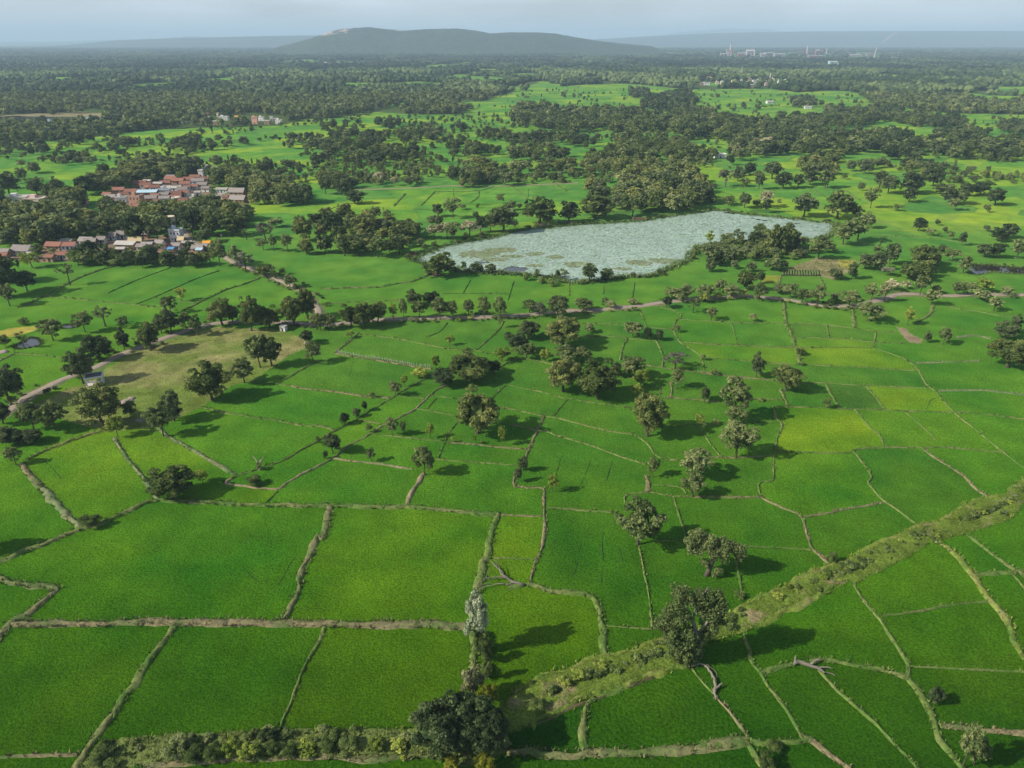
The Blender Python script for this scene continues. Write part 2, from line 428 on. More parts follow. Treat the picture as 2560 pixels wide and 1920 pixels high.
# ------------------------------------------------------------------ traced areas
POND = poly("B 640,690 700,660 750,640 850,600 960,575 1150,545 1250,520 1330,500 1500,470 1580,470 1700,455 1850,445 J 700,430 860,420 1000,395 1150,375 1270,358 1350,350 1420,355 1560,378 1700,388 1900,410 2050,430 2170,435 2175,500 2100,540 1990,560 1900,560 1700,560 1500,570 1400,580 1250,600 1195,650 1180,690 1050,740 940,795 860,805 740,808 640,815 540,835 380,850 250,835 B 1640,822 1500,805 1350,790 1240,785 1000,775 900,745 740,722")
SCRUB_BOTTOM = poly("G 540,1680 700,1475 900,1455 1200,1425 1500,1420 1940,1395 2212,1400 H 200,1388 640,1395 900,1330 1180,1250 1280,1300 1300,1500 1290,1560 1000,1659 800,1600 350,1605 0,1600 G 1800,1600 1500,1615 1000,1645 720,1690")
NALA = poly("H 1220,1250 1340,1150 L 180,1020 350,970 540,890 650,890 800,840 980,770 1280,690 1400,640 1520,560 1600,510 1720,460 1850,395 2000,310 I 870,265 1000,220 1100,165 1250,95 1420,15 F 1480,1420 1620,1390 1700,1350 1780,1290 1900,1240 2090,1210 2120,1160 2260,1085 2260,1240 2212,1260 2160,1340 2100,1390 1900,1450 1800,1480 1640,1530 1560,1540 I 1430,190 1280,270 1150,330 1070,375 960,370 850,430 700,510 520,590 400,660 270,715 L 1300,790 1080,970 870,1040 700,1110 540,1160 420,1200 250,1290 60,1370 0,1400 H 1330,1420 1220,1400")
CLEARING = poly("A 640,1500 800,1400 980,1310 1300,1210 1500,1155 1700,1165 1900,1170 2100,1230 2140,1290 2000,1350 1900,1420 1740,1530 1600,1560 1470,1660 D 1395,600 1290,650 1100,740 880,765 740,775 540,720 250,640 120,620 330,545 470,470 600,440")
TAN_SE = poly("C 800,670 930,690 1060,690 1010,770 900,830 800,800 640,790 540,760")
BARE_RIGHT = poly("C 1330,1155 1400,1165 1420,1200 1510,1240 1500,1268 1420,1264 1370,1212")
YELLOW_FIELD = poly("A -30,1190 60,1165 150,1155 270,1148 240,1180 130,1215 40,1228 -30,1230")
YELLOW_SE = poly("C 410,800 530,800 500,850 400,850")
YELLOW_SE2 = poly("C 930,690 1045,690 1000,755 940,740")
TILLED = poly("C 545,760 790,765 800,802 540,800")
FLOOR_VILLAGE = poly("V 240,430 600,280 930,200 1460,190 1480,330 1500,480 1860,330 1900,480 1650,560 1450,560 1200,520 940,600 690,620 330,560")
FLOOR_LOWER = poly("V -60,900 300,830 760,860 1180,780 1230,860 1460,950 1450,1080 900,1100 600,1030 400,1080 -100,1050 Z 1000,620 640,640 -50,600 -50,470 600,400 1100,400")
POND_W1 = poly("A 95,1295 110,1275 150,1260 200,1228 245,1228 280,1245 288,1272 250,1290 180,1303 120,1308")
POND_W2 = poly("A 425,1160 432,1142 470,1136 520,1143 515,1158 470,1167")
POND_E = poly("C 1828,735 1850,718 1950,722 2100,735 2250,750 2250,790 2100,785 2000,775 1900,795 1845,788")
POND_NW = poly("P -60,190 100,170 240,176 420,178 620,184 800,178 960,185 960,202 780,215 600,222 420,225 240,225 60,235 -60,240")
ROADS = {
 'village': (3.6, poly("D -40,690 40,650 105,600 200,530 320,470 420,420 500,390 640,340 760,280 880,225 980,190 A 980,1297 1120,1240 1300,1180 1480,1135 1620,1120 1800,1118 2000,1125 2212,1140 B 150,1130 300,1112 450,1105 560,1100 800,1093 1000,1090 1200,1085 1450,1070 1700,1045 1900,1040 2100,1020 J 830,1010 1000,985 1200,965 1380,952 1560,942 1720,955 1900,975 2050,1003 2200,1012 C 1050,1005 1170,980 1260,955 1350,930 1500,930 1700,940 1900,932 2250,935")),
 'spur': (3.2, poly("A 2190,1110 2200,1040 2130,940 2050,885 1950,840 1850,795 1740,755 1600,700 1520,640 1400,590 V 1300,930 1200,860 1150,760")),
}
ROAD_FAR = (2.4, poly("B 150,215 300,205 500,200 640,195 770,188 900,180 1100,185 1300,180 J 400,160"))

# ------------------------------------------------------------------ ground sheet: base colours per field, found by flooding between the bunds
CROP_MID = np.array((0.036, 0.112, 0.005)); CROP_YEL = np.array((0.080, 0.150, 0.004)); CROP_DRK = np.array((0.030, 0.080, 0.006))
FIELD_SEEDS = [  # tile x y  yellow(-1 dark .. 1 yellow)
 ('G', 1000, 250, .75), ('G', 200, 900, .55), ('G', 1500, 1000, .05), ('G', 60, 520, .8), ('H', 400, 1000, -.05), ('H', 500, 300, .25), ('G', 100, 1640, .3),
 ('D', 600, 1000, .35), ('D', 200, 1300, .3), ('D', 1200, 950, .35), ('D', 1700, 850, .05), ('D', 1900, 580, -.2), ('D', 2000, 1000, .1),
 ('F', 1050, 540, -.85), ('F', 720, 520, -.95), ('F', 850, 750, .9), ('F', 1400, 540, .8), ('F', 1900, 590, .85), ('F', 1300, 760, .15), ('F', 1700, 780, .25), ('F', 1000, 400, .6), ('F', 850, 270, .8), ('F', 1300, 270, .7), ('F', 900, 160, .5),
 ('F', 1600, 1100, -.45), ('F', 1300, 1000, -.35), ('F', 800, 1100, .2), ('F', 1000, 1500, -.3), ('F', 400, 1400, -.25), ('F', 2000, 800, -.4), ('F', 1900, 980, -.45), ('F', 1800, 400, .25), ('F', 1700, 230, .45), ('F', 400, 240, .55), ('F', 300, 340, .35), ('F', 100, 100, .2), ('F', 400, 100, -.15), ('F', 760, 80, -.5), ('F', 1000, 95, -.35), ('F', 1290, 120, -.3),
 ('I', 1300, 1150, .95), ('I', 1000, 1300, .35), ('I', 500, 1200, .1), ('I', 800, 700, -.45), ('I', 1500, 350, .2), ('I', 1700, 750, -.2), ('I', 2000, 200, -.2), ('I', 1900, 1200, -.6), ('I', 2000, 1500, .65), ('I', 100, 1650, .5), ('I', 500, 1600, .1),
 ('H', 1400, 700, .35), ('H', 1800, 200, -.45), ('H', 1350, 130, .45), ('L', 1200, 400, -.4), ('L', 1700, 250, -.2), ('L', 800, 1300, .62), ('L', 100, 1450, -.2), ('L', 700, 800, -.4), ('L', 1400, 900, -.2), ('L', 1700, 1200, .1),
 ('E', 1300, 1500, .55), ('E', 1200, 1150, .0), ('E', 1900, 1050, .1), ('E', 400, 1100, .1), ('E', 1700, 730, .0), ('E', 1500, 570, -.25), ('E', 1900, 640, -.3), ('E', 1450, 380, .25), ('E', 500, 230, -.1), ('E', 300, 400, -.15), ('E', 200, 630, .0), ('E', 1100, 920, -.2), ('E', 1350, 820, -.3), ('E', 600, 90, -.3), ('E', 300, 950, -.1),
 ('A', 700, 850, .45), ('A', 900, 890, .35), ('A', 1100, 840, .1), ('A', 1400, 880, -.05), ('A', 900, 1060, .3), ('A', 1850, 960, .7), ('A', 600, 760, .3), ('A', 200, 1440, .55), ('A', 500, 1290, .5), ('B', 300, 780, -.1), ('B', 400, 930, .7), ('B', 900, 870, .8), ('B', 1150, 870, .2), ('B', 1150, 950, .85), ('B', 1500, 920, .0), ('B', 1850, 900, .35), ('B', 2060, 900, .3), ('B', 150, 1040, 1.0),
 ('C', 200, 760, .3), ('C', 650, 840, .6), ('C', 980, 870, -.4), ('C', 300, 1050, .4), ('C', 800, 1060, .1), ('C', 1300, 1080, .1), ('C', 1700, 1150, .1),
]
def field_colour(y):
    y = np.asarray(y)[..., None]
    return np.where(y >= 0, CROP_MID + (CROP_YEL - CROP_MID) * y, CROP_MID + (CROP_DRK - CROP_MID) * (-y))

# label grid (0.5 m cells) over the near and middle ground
LX0, LX1, LY0, LY1, LC = -330.0, 330.0, 55.0, 480.0, 0.5
LW, LH = int((LX1 - LX0) / LC), int((LY1 - LY0) / LC)
wallm = np.zeros((LH, LW), bool)
def stamp(P, w):
    Q = resample(P, 0.25); r = max(1, int(round(w / 2 / LC)))
    ix = ((Q[:, 0] - LX0) / LC).astype(int); iy = ((Q[:, 1] - LY0) / LC).astype(int)
    for dx in range(-r, r + 1):
        for dy in range(-r, r + 1):
            if dx * dx + dy * dy <= r * r + 0.5:
                x = ix + dx; y = iy + dy; ok = (x >= 0) & (x < LW) & (y >= 0) & (y < LH); wallm[y[ok], x[ok]] = True
for w, k, P in bunds: stamp(P, max(w, 1.1))
for w, P in ROADS.values(): stamp(P, w)
for PL in (NALA, POND, SCRUB_BOTTOM, CLEARING): stamp(PL + [PL[0]], 1.1)
# connected regions by runs and union-find
par = []
def find(a):
    while par[a] != a: par[a] = par[par[a]]; a = par[a]
    return a
lab = np.full((LH, LW), -1, np.int32); prev = []
for r_ in range(LH):
    fr = ~wallm[r_]; d = np.diff(np.concatenate([[0], fr.astype(np.int8), [0]]))
    st = np.nonzero(d == 1)[0]; en = np.nonzero(d == -1)[0]; cur = []; j = 0
    for a, b in zip(st, en):
        i = len(par); par.append(i); cur.append((a, b, i)); lab[r_, a:b] = i
        while j < len(prev) and prev[j][1] <= a: j += 1
        q = j
        while q < len(prev) and prev[q][0] < b:
            ra, rb = find(i), find(prev[q][2])
            if ra != rb: par[max(ra, rb)] = min(ra, rb)
            q += 1
    prev = cur
roots = np.array([find(i) for i in range(len(par))])
lab = np.where(lab >= 0, roots[np.maximum(lab, 0)], -1)
rid = np.unique(roots); rr = np.random.default_rng(3)
yval = np.zeros(len(par)); yval[rid] = rr.uniform(-0.45, 0.6, len(rid))
for t, x, y, v in FIELD_SEEDS:
    gx, gy = G(t, x, y); ix, iy = int((gx - LX0) / LC), int((gy - LY0) / LC)
    if 0 <= ix < LW and 0 <= iy < LH and lab[iy, ix] >= 0: yval[lab[iy, ix]] = v * (.74 if v > 0 and t in 'FCIK' else 1)
labcol = field_colour(yval[np.maximum(lab, 0)])
# spread field colours under the bunds
wl = lab < 0
for _ in range(8):
    if not wl.any(): break
    for ax, sh in ((0, 1), (0, -1), (1, 1), (1, -1)):
        src = np.roll(labcol, sh, ax); ok = wl & ~np.roll(wl, sh, ax)
        labcol[ok] = src[ok]; wl = wl & ~ok

# far plain: jittered parcel cells
def parcels(x, y, cx=46.0, cy=34.0):
    a = R(-14); u = (x * math.cos(a) - y * math.sin(a)) / cx; v = (x * math.sin(a) + y * math.cos(a)) / cy
    ui = np.floor(u).astype(int); vi = np.floor(v).astype(int)
    b1 = np.full(u.shape, 9e9); b2 = np.full(u.shape, 9e9); val = np.zeros(u.shape)
    for dx in (-1, 0, 1):
        for dy in (-1, 0, 1):
            p = ui + dx; q = vi + dy; jx = _perm[p & 255, q & 255]; jy = _perm[(p + 91) & 255, (q + 37) & 255]
            d = np.maximum(np.abs(u - (p + .1 + .8 * jx)), np.abs(v - (q + .1 + .8 * jy)))
            nv = _perm[(p + 13) & 255, (q + 71) & 255]
            nb = d < b1; b2 = np.where(nb, b1, np.minimum(b2, d)); val = np.where(nb, nv, val); b1 = np.where(nb, d, b1)
    return val, (b2 - b1) * min(cx, cy)

# edge of the far forest, traced across the photograph
FOREST_EDGE = [(-600, 370), (0, 353), (81, 356), (246, 341), (333, 330), (434, 322), (540, 318), (700, 314), (764, 298), (848, 295), (929, 280), (1060, 287), (1146, 286),
               (1200, 262), (1240, 240), (1280, 229), (1375, 220), (1454, 212), (1569, 209), (1714, 223), (1920, 222), (2001, 232), (2056, 226), (2134, 229), (2160, 243), (2175, 258), (2325, 278), (2397, 284), (2560, 287), (3200, 290)]
_fe = np.array(FOREST_EDGE, float)
def forest_mask(x, y):                       # how far (in pixel rows) a ground point lies behind the forest's edge
    d = y * CP + CAM_H * SP; u = 1280 + F_PX * x / d; v = 960 - F_PX * (y * SP - CAM_H * CP) / d
    return np.interp(u, _fe[:, 0], _fe[:, 1]) - v
CLEARINGS = [(1125, 165, 60, 5), (1010, 172, 90, 4), (1075, 192, 45, 6), (545, 172, 70, 3), (640, 178, 30, 3), (700, 190, 40, 4), (160, 205, 90, 8), (330, 190, 60, 4), (820, 238, 40, 5), (1220, 207, 60, 6), (1310, 190, 40, 7), (1350, 195, 40, 4), (1540, 138, 110, 4), (1930, 175, 22, 5), (1965, 178, 15, 4), (2230, 190, 70, 5), (2330, 195, 40, 4), (2200, 240, 40, 5), (2300, 250, 50, 5), (720, 262, 45, 4), (1010, 262, 40, 5), (400, 215, 80, 4), (2460, 250, 40, 4), (60, 210, 60, 5), (1850, 150, 60, 2), (2440, 168, 60, 2)]
CLEAR_G = []
for u, v, ru, rv in CLEARINGS:
    x, y = ground(u, v); x2, _ = ground(u + ru, v); _, y1 = ground(u, v + rv); _, y2 = ground(u, v - rv); CLEAR_G.append((x, y, abs(x2 - x), abs(y2 - y1) / 2))
def cleared(x, y):
    r = np.zeros(np.shape(x), bool)
    for cx, cy, rx, ry in CLEAR_G: r |= ((x - cx) / rx) ** 2 + ((y - cy) / ry) ** 2 < 1 + 0.6 * (vnoise(x / (rx * .3), y / (ry * .3), 5) - .5)
    r |= (fnoise(x / 150, y / 230, 111, 3) > np.interp(y, [900, 1600, 4500, 7500], [.67, .625, .63, .70]))
    return r

def base_colour(x, y):
    n = fnoise(x / 40, y / 40, 2); c = np.zeros(x.shape + (3,)); crop = np.ones(x.shape)
    val, edge = parcels(x, y)
    far_y = (val - 0.35) * 1.6 + (n - .5) * .8
    c[:] = field_colour(np.clip(far_y, -0.35, .85)) * np.array((2.55, 2.15, 7.5))  # far crops lightened: grazing-view brightness put into their colour
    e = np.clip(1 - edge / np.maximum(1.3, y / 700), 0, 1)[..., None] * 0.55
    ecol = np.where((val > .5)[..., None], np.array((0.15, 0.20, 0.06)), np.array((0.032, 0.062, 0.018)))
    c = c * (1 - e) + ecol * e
    near = (x > LX0 + 1) & (x < LX1 - 1) & (y < LY1 - 2)
    ix = np.clip(((x - LX0) / LC).astype(int), 0, LW - 1); iy = np.clip(((y - LY0) / LC).astype(int), 0, LH - 1)
    # the traced fields take over, fading to the open parcels at the far end of the trace
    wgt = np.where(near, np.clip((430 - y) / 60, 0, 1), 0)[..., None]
    lg = np.interp(y, [75, 90, 112, 140, 163, 230, 320, 430], [.72, .80, 1.12, 1.32, 1.50, 1.62, 1.76, 2.0])[..., None]; grazing_lift = lg * np.concatenate([np.interp(y, [100, 163, 430], [1, 1.13, 1.22])[..., None], np.ones(y.shape + (1,)), np.interp(y, [100, 163, 430], [.8, 1.6, 4.0])[..., None]], -1)  # canopy brightness at a grazing view painted into the fields, rising with distance
    dd_ = np.maximum(y * CP + CAM_H * SP, 1.0); uu_ = 1280 + F_PX * x / dd_; vv_ = 960 - F_PX * (y * SP - CAM_H * CP) / dd_
    wgt = wgt * (1 - np.clip(np.maximum(np.maximum(-uu_ - 30, uu_ - 2590), vv_ - 1960) / 30, 0, 1))[..., None]   # past the traced ground the parcels go on
    c = np.where((y < 430)[..., None], field_colour(np.clip(far_y, -.35, .6)) * (1 - e) * grazing_lift + ecol * e, c)
    c = c * (1 - wgt) + labcol[iy, ix] * grazing_lift * wgt
    # patchiness inside fields
    p = (fnoise(x / 11, y / 11, 9) - .5) * 1.0 + (fnoise(x / 33, y / 19, 12) - .5) * 0.9
    c *= (1 + p[..., None] * np.array((0.85, 0.38, 0.25)))
    fm = forest_mask(x, y); fo = (fm > 0) & (y > 500) & ~cleared(x, y)
    c[fo] = np.array((0.060, 0.095, 0.030)) * (0.8 + 0.4 * n[fo])[..., None]; crop[fo] = 0
    def area(P, col, var=0.35, sc=3.0):
        m = inside(P, x, y); q = fnoise(x[m] / sc, y[m] / sc, 21)
        c[m] = np.array(col) * (1 + var * 2 * (q - .5))[..., None]; crop[m] = 0
    m = inside(CLEARING, x, y)
    q = np.clip((fnoise(x[m] / 9, y[m] / 9, 31) - .30) * 2.2, 0, 1)[..., None]; q2 = np.clip((fnoise(x[m] / 2.5, y[m] / 2.5, 33) - .5) * 2, -.5, .5)[..., None]
    c[m] = (np.array((0.125, 0.175, 0.036)) * (1 - q) + np.array((0.225, 0.215, 0.085)) * q) * (1 + .35 * q2); crop[m] = 0
    area(SCRUB_BOTTOM, (0.12, 0.155, 0.045)); area(NALA, (0.105, 0.155, 0.024)); area(TAN_SE, (0.22, 0.20, 0.10)); area(BARE_RIGHT, (0.235, 0.19, 0.115))
    area(poly('P 0,168 160,160 500,138 900,145 1300,165 1250,190 960,182 500,176 160,188 0,200'), (0.23, 0.205, 0.115)); area(YELLOW_FIELD, (0.30, 0.27, 0.055)); area(YELLOW_SE, (0.20, 0.23, 0.035)); area(YELLOW_SE2, (0.28, 0.26, 0.06)); area(FLOOR_VILLAGE, (0.20, 0.15, 0.105)); area(FLOOR_LOWER, (0.22, 0.16, 0.11))
    m = inside(TILLED, x, y); c[m] = (0.19, 0.14, 0.085); crop[m] = 0
    return c, crop
NALA_C = np.array(NALA)
def edge_dist(P, x, y):
    P = np.asarray(list(P) + [P[0]]); d = np.full(x.shape, 1e9)
    for (ax, ay), (bx, by) in zip(P[:-1], P[1:]):
        L = (bx - ax) ** 2 + (by - ay) ** 2 + 1e-9; t = np.clip(((x - ax) * (bx - ax) + (y - ay) * (by - ay)) / L, 0, 1)
        d = np.minimum(d, np.hypot(x - ax - t * (bx - ax), y - ay - t * (by - ay)))
    return d
WATERS = [POND, POND_W1, POND_W2, POND_E, POND_NW]
def relief(x, y, c, crop):
    z = np.zeros(x.shape)
    m = crop > 0
    amp = np.clip((330 - y) / 120, 0, 1) * 0.10
    z[m] += (amp * (vnoise(x / .55, y / .55, 41) * .7 + vnoise(x / 1.3, y / 1.3, 42) * .8))[m]
    m = inside(NALA, x, y)
    if m.any():
        d = edge_dist(NALA, x[m], y[m]); prof = 0.45 * np.exp(-((d - 1.6) / 1.3) ** 2) - 1.1 * np.clip((d - 3.0) / 2.0, 0, 1)
        z[m] += prof + 0.45 * fnoise(x[m] / 1.2, y[m] / 1.2, 44)
        wet = np.clip((d - 3.4) / 1.5, 0, 1) * np.clip((fnoise(x[m] / 7, y[m] / 7, 46) - .38) * 6, 0, 1)
        cc = c[m]; brk = np.clip((fnoise(x[m] / 4, y[m] / 4, 47) - .62) * 5, 0, 1)
        cc = cc * (1 - .75 * brk[:, None]) + np.array((0.26, 0.19, 0.12)) * .75 * brk[:, None]
        c[m] = cc * (1 - .5 * wet[:, None]) + np.array((0.06, 0.075, 0.03)) * .5 * wet[:, None]
    m = inside(SCRUB_BOTTOM, x, y); z[m] += 0.7 * fnoise(x[m] / 1.5, y[m] / 1.5, 45)
    m = inside(CLEARING, x, y); z[m] += 0.15 * fnoise(x[m] / 2.5, y[m] / 2.5, 48)
    for P in WATERS:
        bb = np.array(P); m = (x > bb[:, 0].min()) & (x < bb[:, 0].max()) & (y > bb[:, 1].min()) & (y < bb[:, 1].max())
        if m.any():
            i = inside(P, x[m], y[m]); zz = z[m]; cc = c[m]; zz[i] = -0.8; cc[i] = (0.06, 0.06, 0.04); z[m] = zz; c[m] = cc; cr = crop[m]; cr[i] = 0; crop[m] = cr
    return z

gV, gF, gC, gK = [], [], [], []; off = 0
def patch(xs, ys, hole=None):
    global off
    X, Y = np.meshgrid(xs, ys); x = X.ravel(); y = Y.ravel()
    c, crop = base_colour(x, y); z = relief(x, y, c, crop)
    nx, ny = len(xs), len(ys); i = np.arange(nx * ny).reshape(ny, nx)
    Fq = np.stack([i[:-1, :-1], i[:-1, 1:], i[1:, 1:], i[1:, :-1]], -1).reshape(-1, 4)
    # only what the camera's surroundings can see
    cx = x[Fq].mean(1); cy = y[Fq].mean(1); Fq = Fq[(np.abs(cx) < 130 + cy * 0.95) | (cy < 60)]
    gV.append(np.stack([x, y, z], 1)); gF.append(Fq + off); gC.append(c); gK.append(crop); off += nx * ny
A_ = np.arange
patch(A_(-250, 250.01, .4), A_(50, 210.01, .4))
patch(A_(-420, 420.01, 3.0), A_(-100, 50.01, 3.0))
patch(A_(-480, 480.01, .8), A_(210, 470.01, .8))
patch(A_(-1080, 1080.01, 3.0), A_(470, 1070.01, 3.0))
patch(A_(-4000, 4000.01, 14.0), A_(1070, 4010.01, 14.0))
patch(A_(-7000, 7000.01, 50.0), A_(4010, 7510.01, 50.0))
patch(A_(-44000, 44000.01, 500.0), A_(7510, 46010.01, 500.0))
patch(A_(-44000, 44000.1, 4000.0), np.array((-9000.0, -100.0)))
m, nt, out = mat('ground_soil_and_crop')
at = N(nt, 'ShaderNodeAttribute', attribute_name='col'); ak = N(nt, 'ShaderNodeAttribute', attribute_name='crop'); geo = N(nt, 'ShaderNodeNewGeometry')
n1 = N(nt, 'ShaderNodeTexNoise', i_Scale=2.4, i_Detail=3.0, i_Roughness=0.7); n2 = N(nt, 'ShaderNodeTexNoise', i_Scale=0.12, i_Detail=3.0)
nt.links.new(geo.outputs['Position'], n1.inputs['Vector']); nt.links.new(geo.outputs['Position'], n2.inputs['Vector'])
def mrange(src, a, b, lo, hi):
    k = N(nt, 'ShaderNodeMapRange'); k.inputs[1].default_value = a; k.inputs[2].default_value = b; k.inputs[3].default_value = lo; k.inputs[4].default_value = hi; nt.links.new(src, k.inputs[0]); return k.outputs[0]
fine = mrange(n1.outputs['Fac'], .30, .70, .48, 1.52); broad = mrange(n2.outputs['Fac'], .3, .7, .85, 1.15)
mu = N(nt, 'ShaderNodeMath', operation='MULTIPLY'); nt.links.new(fine, mu.inputs[0]); nt.links.new(broad, mu.inputs[1])
# concentric planting rows of one field
rx_, ry_ = G('L', 930, 1290)
vs_ = N(nt, 'ShaderNodeVectorMath', operation='SUBTRACT'); vs_.inputs[1].default_value = (rx_, ry_, 0); nt.links.new(geo.outputs['Position'], vs_.inputs[0])
wv = N(nt, 'ShaderNodeTexWave', wave_type='RINGS', rings_direction='Z', i_Scale=0.34, i_Distortion=7.0, i_Detail=1.0); wv.inputs['Detail Scale'].default_value = 0.22
nt.links.new(vs_.outputs[0], wv.inputs['Vector']); wr = mrange(wv.outputs['Fac'], 0, 1, .87, 1.11)
ar = N(nt, 'ShaderNodeAttribute', attribute_name='rows'); mxr = N(nt, 'ShaderNodeMix'); mxr.inputs[2].default_value = 1.0
nt.links.new(ar.outputs['Fac'], mxr.inputs[0]); nt.links.new(wr, mxr.inputs[3])
mu2 = N(nt, 'ShaderNodeMath', operation='MULTIPLY'); nt.links.new(mu.outputs[0], mu2.inputs[0]); nt.links.new(mxr.outputs[0], mu2.inputs[1])
sc_ = N(nt, 'ShaderNodeVectorMath', operation='SCALE'); nt.links.new(at.outputs['Color'], sc_.inputs[0]); nt.links.new(mu2.outputs[0], sc_.inputs['Scale'])
bs = N(nt, 'ShaderNodeBsdfPrincipled'); bs.inputs['Roughness'].default_value = 0.85; bs.inputs['Specular IOR Level'].default_value = 0.0
nt.links.new(sc_.outputs[0], bs.inputs['Base Color'])
bp = N(nt, 'ShaderNodeBump', i_Strength=0.75, i_Distance=0.35); nt.links.new(n1.outputs['Fac'], bp.inputs['Height']); nt.links.new(bp.outputs[0], bs.inputs['Normal'])
nt.links.new(bs.outputs[0], out.inputs[0]); M['ground'] = m
gV = np.concatenate(gV); gC = np.concatenate(gC); gK = np.concatenate(gK); gF = np.concatenate(gF)
ROWF = poly("L 540,1180 700,1120 900,1050 1100,1000 1180,960 1340,1150 1560,1430 1300,1490 900,1540 520,1530 500,1400")
rows = np.zeros(len(gV)); nm = (gV[:, 1] < 210); rows[nm] = inside(ROWF, gV[nm, 0], gV[nm, 1])
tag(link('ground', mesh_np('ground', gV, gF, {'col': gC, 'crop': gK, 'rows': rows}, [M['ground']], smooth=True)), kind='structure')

# ------------------------------------------------------------------ bunds and roads as ribbons, grass tufts along them
M['bund'] = attr_mat('bund_grass_and_earth', var=0.35, scale=1.6, bump=0.6)
M['road'] = attr_mat('packed_earth_road', var=0.18, scale=0.5, bump=0.2)
tufts = []                                     # x, y, z, size, colour
def ribbon(name, P, w, h, col, m, jit=0.18, flat=False, patchy=True):
    d0 = np.mean([math.hypot(*p) for p in P]); step = 0.45 if d0 < 220 else (0.9 if d0 < 460 else 2.5)
    Q = resample(P, step); T = np.gradient(Q, axis=0); T /= np.linalg.norm(T, axis=1)[:, None] + 1e-9; Nn = np.stack([-T[:, 1], T[:, 0]], 1)
    offs = np.array((-1, -.72, -.35, 0, .35, .72, 1.0)) * w / 2
    hs = np.array((-.12, .55, .92, 1, .92, .55, -.12)) * h if not flat else np.array((-.5, .85, 1, 1, 1, .85, -.5)) * h
    n, k = len(Q), len(offs); sd = rng.integers(1, 200)
    wob = (vnoise(np.arange(n) * step / 2.2, np.zeros(n), sd) - .5) * w * jit * 2
    wid = 1 + (vnoise(np.arange(n) * step / 3.0, np.ones(n) * 3, sd) - .5) * (0.95 if not flat else 0.12)
    o = offs[None, :] * wid[:, None] + wob[:, None]
    x = Q[:, 0:1] + Nn[:, 0:1] * o; y = Q[:, 1:2] + Nn[:, 1:2] * o
    rough = 0.45 if not flat else 0.08
    z = hs[None, :] * (1 + rough * 2 * (vnoise(x / .7, y / .7, sd) - .5)) + (0 if flat else 0.12 * h * (vnoise(x / .35, y / .35, sd + 1) - .5))
    i = np.arange(n * k).reshape(n, k); Fq = np.stack([i[:-1, :-1], i[:-1, 1:], i[1:, 1:], i[1:, :-1]], -1).reshape(-1, 4)
    c = np.ones((n, k, 3)) * np.array(col)
    if patchy:
        q = np.clip((fnoise(x / 4.0, y / 4.0, sd + 2) - .5) * 4, -1, 1)[..., None]
        c = np.where(q > 0, c * (1 - .45 * q) + np.array((0.20, 0.165, 0.085)) * .45 * q, c * (1 + .75 * q) - np.array((0.050, 0.115, 0.018)) * .75 * q)
    me = mesh_np(name, np.stack([x.ravel(), y.ravel(), z.ravel()], 1), Fq, {'col': c.reshape(-1, 3)}, [m], smooth=True)
    return link(name, me), Q, Nn, step, d0
for w, k, P in bunds:
    h = {'d': 0.3}.get(k, 0.26 + 0.14 * w); o, Q, Nn, step, d0 = ribbon('field_bund', P, w, h, BUND_COL[k], M['bund']); tag(o, kind='structure')
    if k in 'dp' and w < 2: dens = 0.35
    else: dens = 3.2 * w
    if d0 > 230: dens *= 0.30
    cnt = int(len(Q) * step * dens)
    idx = rng.integers(0, len(Q), cnt); oo = (rng.random(cnt) - .5) * w * 1.1
    base = np.array(BUND_COL[k]); 
    for a, b in zip(idx, oo):
        p = Q[a] + Nn[a] * b
        tufts.append((p[0], p[1], h * .6, rng.uniform(.28, .60) * (.8 if k == 's' else 1.0) * (1 if d0 < 230 else 1.5), base * rng.uniform(.7, 1.3)))
for t_ in ('L 420,110 400,200 380,290 350,350', 'L 575,30 570,200 565,400', 'K 290,940 250,1080', 'K 490,980 420,1150', 'K 640,980 600,1110', 'E 230,290 215,340 205,400', 'L 240,60 225,200', 'L 690,150 720,260', 'D 300,960 420,1100', 'G 1700,290 1780,370 1860,360', 'G 2050,180 1990,280 1930,400', 'F 1540,620 1570,560 1620,540', 'I 1030,880 1000,960'):
    tag(ribbon('field_track', poly(t_), .38, .11, (0.017, 0.052, 0.006), M['bund'], jit=.6, patchy=False)[0], kind='structure')
for nm_, (w, P) in ROADS.items():
    tag(ribbon('dirt_road', P, w + 2.4, .16, (0.13, 0.145, 0.06), M['bund'], jit=.05)[0], kind='structure')
    tag(ribbon('dirt_road', P, w, .34, (0.27, 0.225, 0.175), M['road'], jit=.04, flat=True, patchy=False)[0], kind='structure')
tag(ribbon('dirt_road', ROAD_FAR[1], ROAD_FAR[0], .4, (0.24, 0.20, 0.13), M['road'], jit=.05, flat=True, patchy=False)[0], kind='structure')
BANKS = ['H 1340,1152 L 180,1026 350,977 540,898 650,898 800,848 980,778 1280,698 1400,648 1520,568 1600,518 1720,468 1850,402 2000,317 I 870,272 1000,227 1100,172 1250,102 1420,24 F 1490,1428 1630,1398 1710,1358 1790,1298 1910,1248 2100,1218 2130,1165 2250,1100',
         'L 60,1345 250,1265 420,1180 540,1140 700,1090 870,1020 1080,950 1300,775 I 270,700 400,645 520,575 700,496 850,416 960,356 1050,356',
         'L 350,1060 540,1000 760,930 950,860 1100,800']
for k, t_ in enumerate(BANKS):
    P = poly(t_); o, Q, Nn, step, d0 = ribbon('ditch_bank', P, (1.5, 2.0, 1.2)[k], (.45, .45, .3)[k], (0.150, 0.205, 0.030), M['bund'], jit=.3); tag(o, kind='structure')
    for a in rng.integers(0, len(Q), int(len(Q) * step * 9)):
        p = Q[a] + Nn[a] * rng.normal(0, .5); tufts.append((p[0], p[1], .2, rng.uniform(.3, .65), np.array((0.150, 0.215, 0.030)) * rng.uniform(.7, 1.35)))
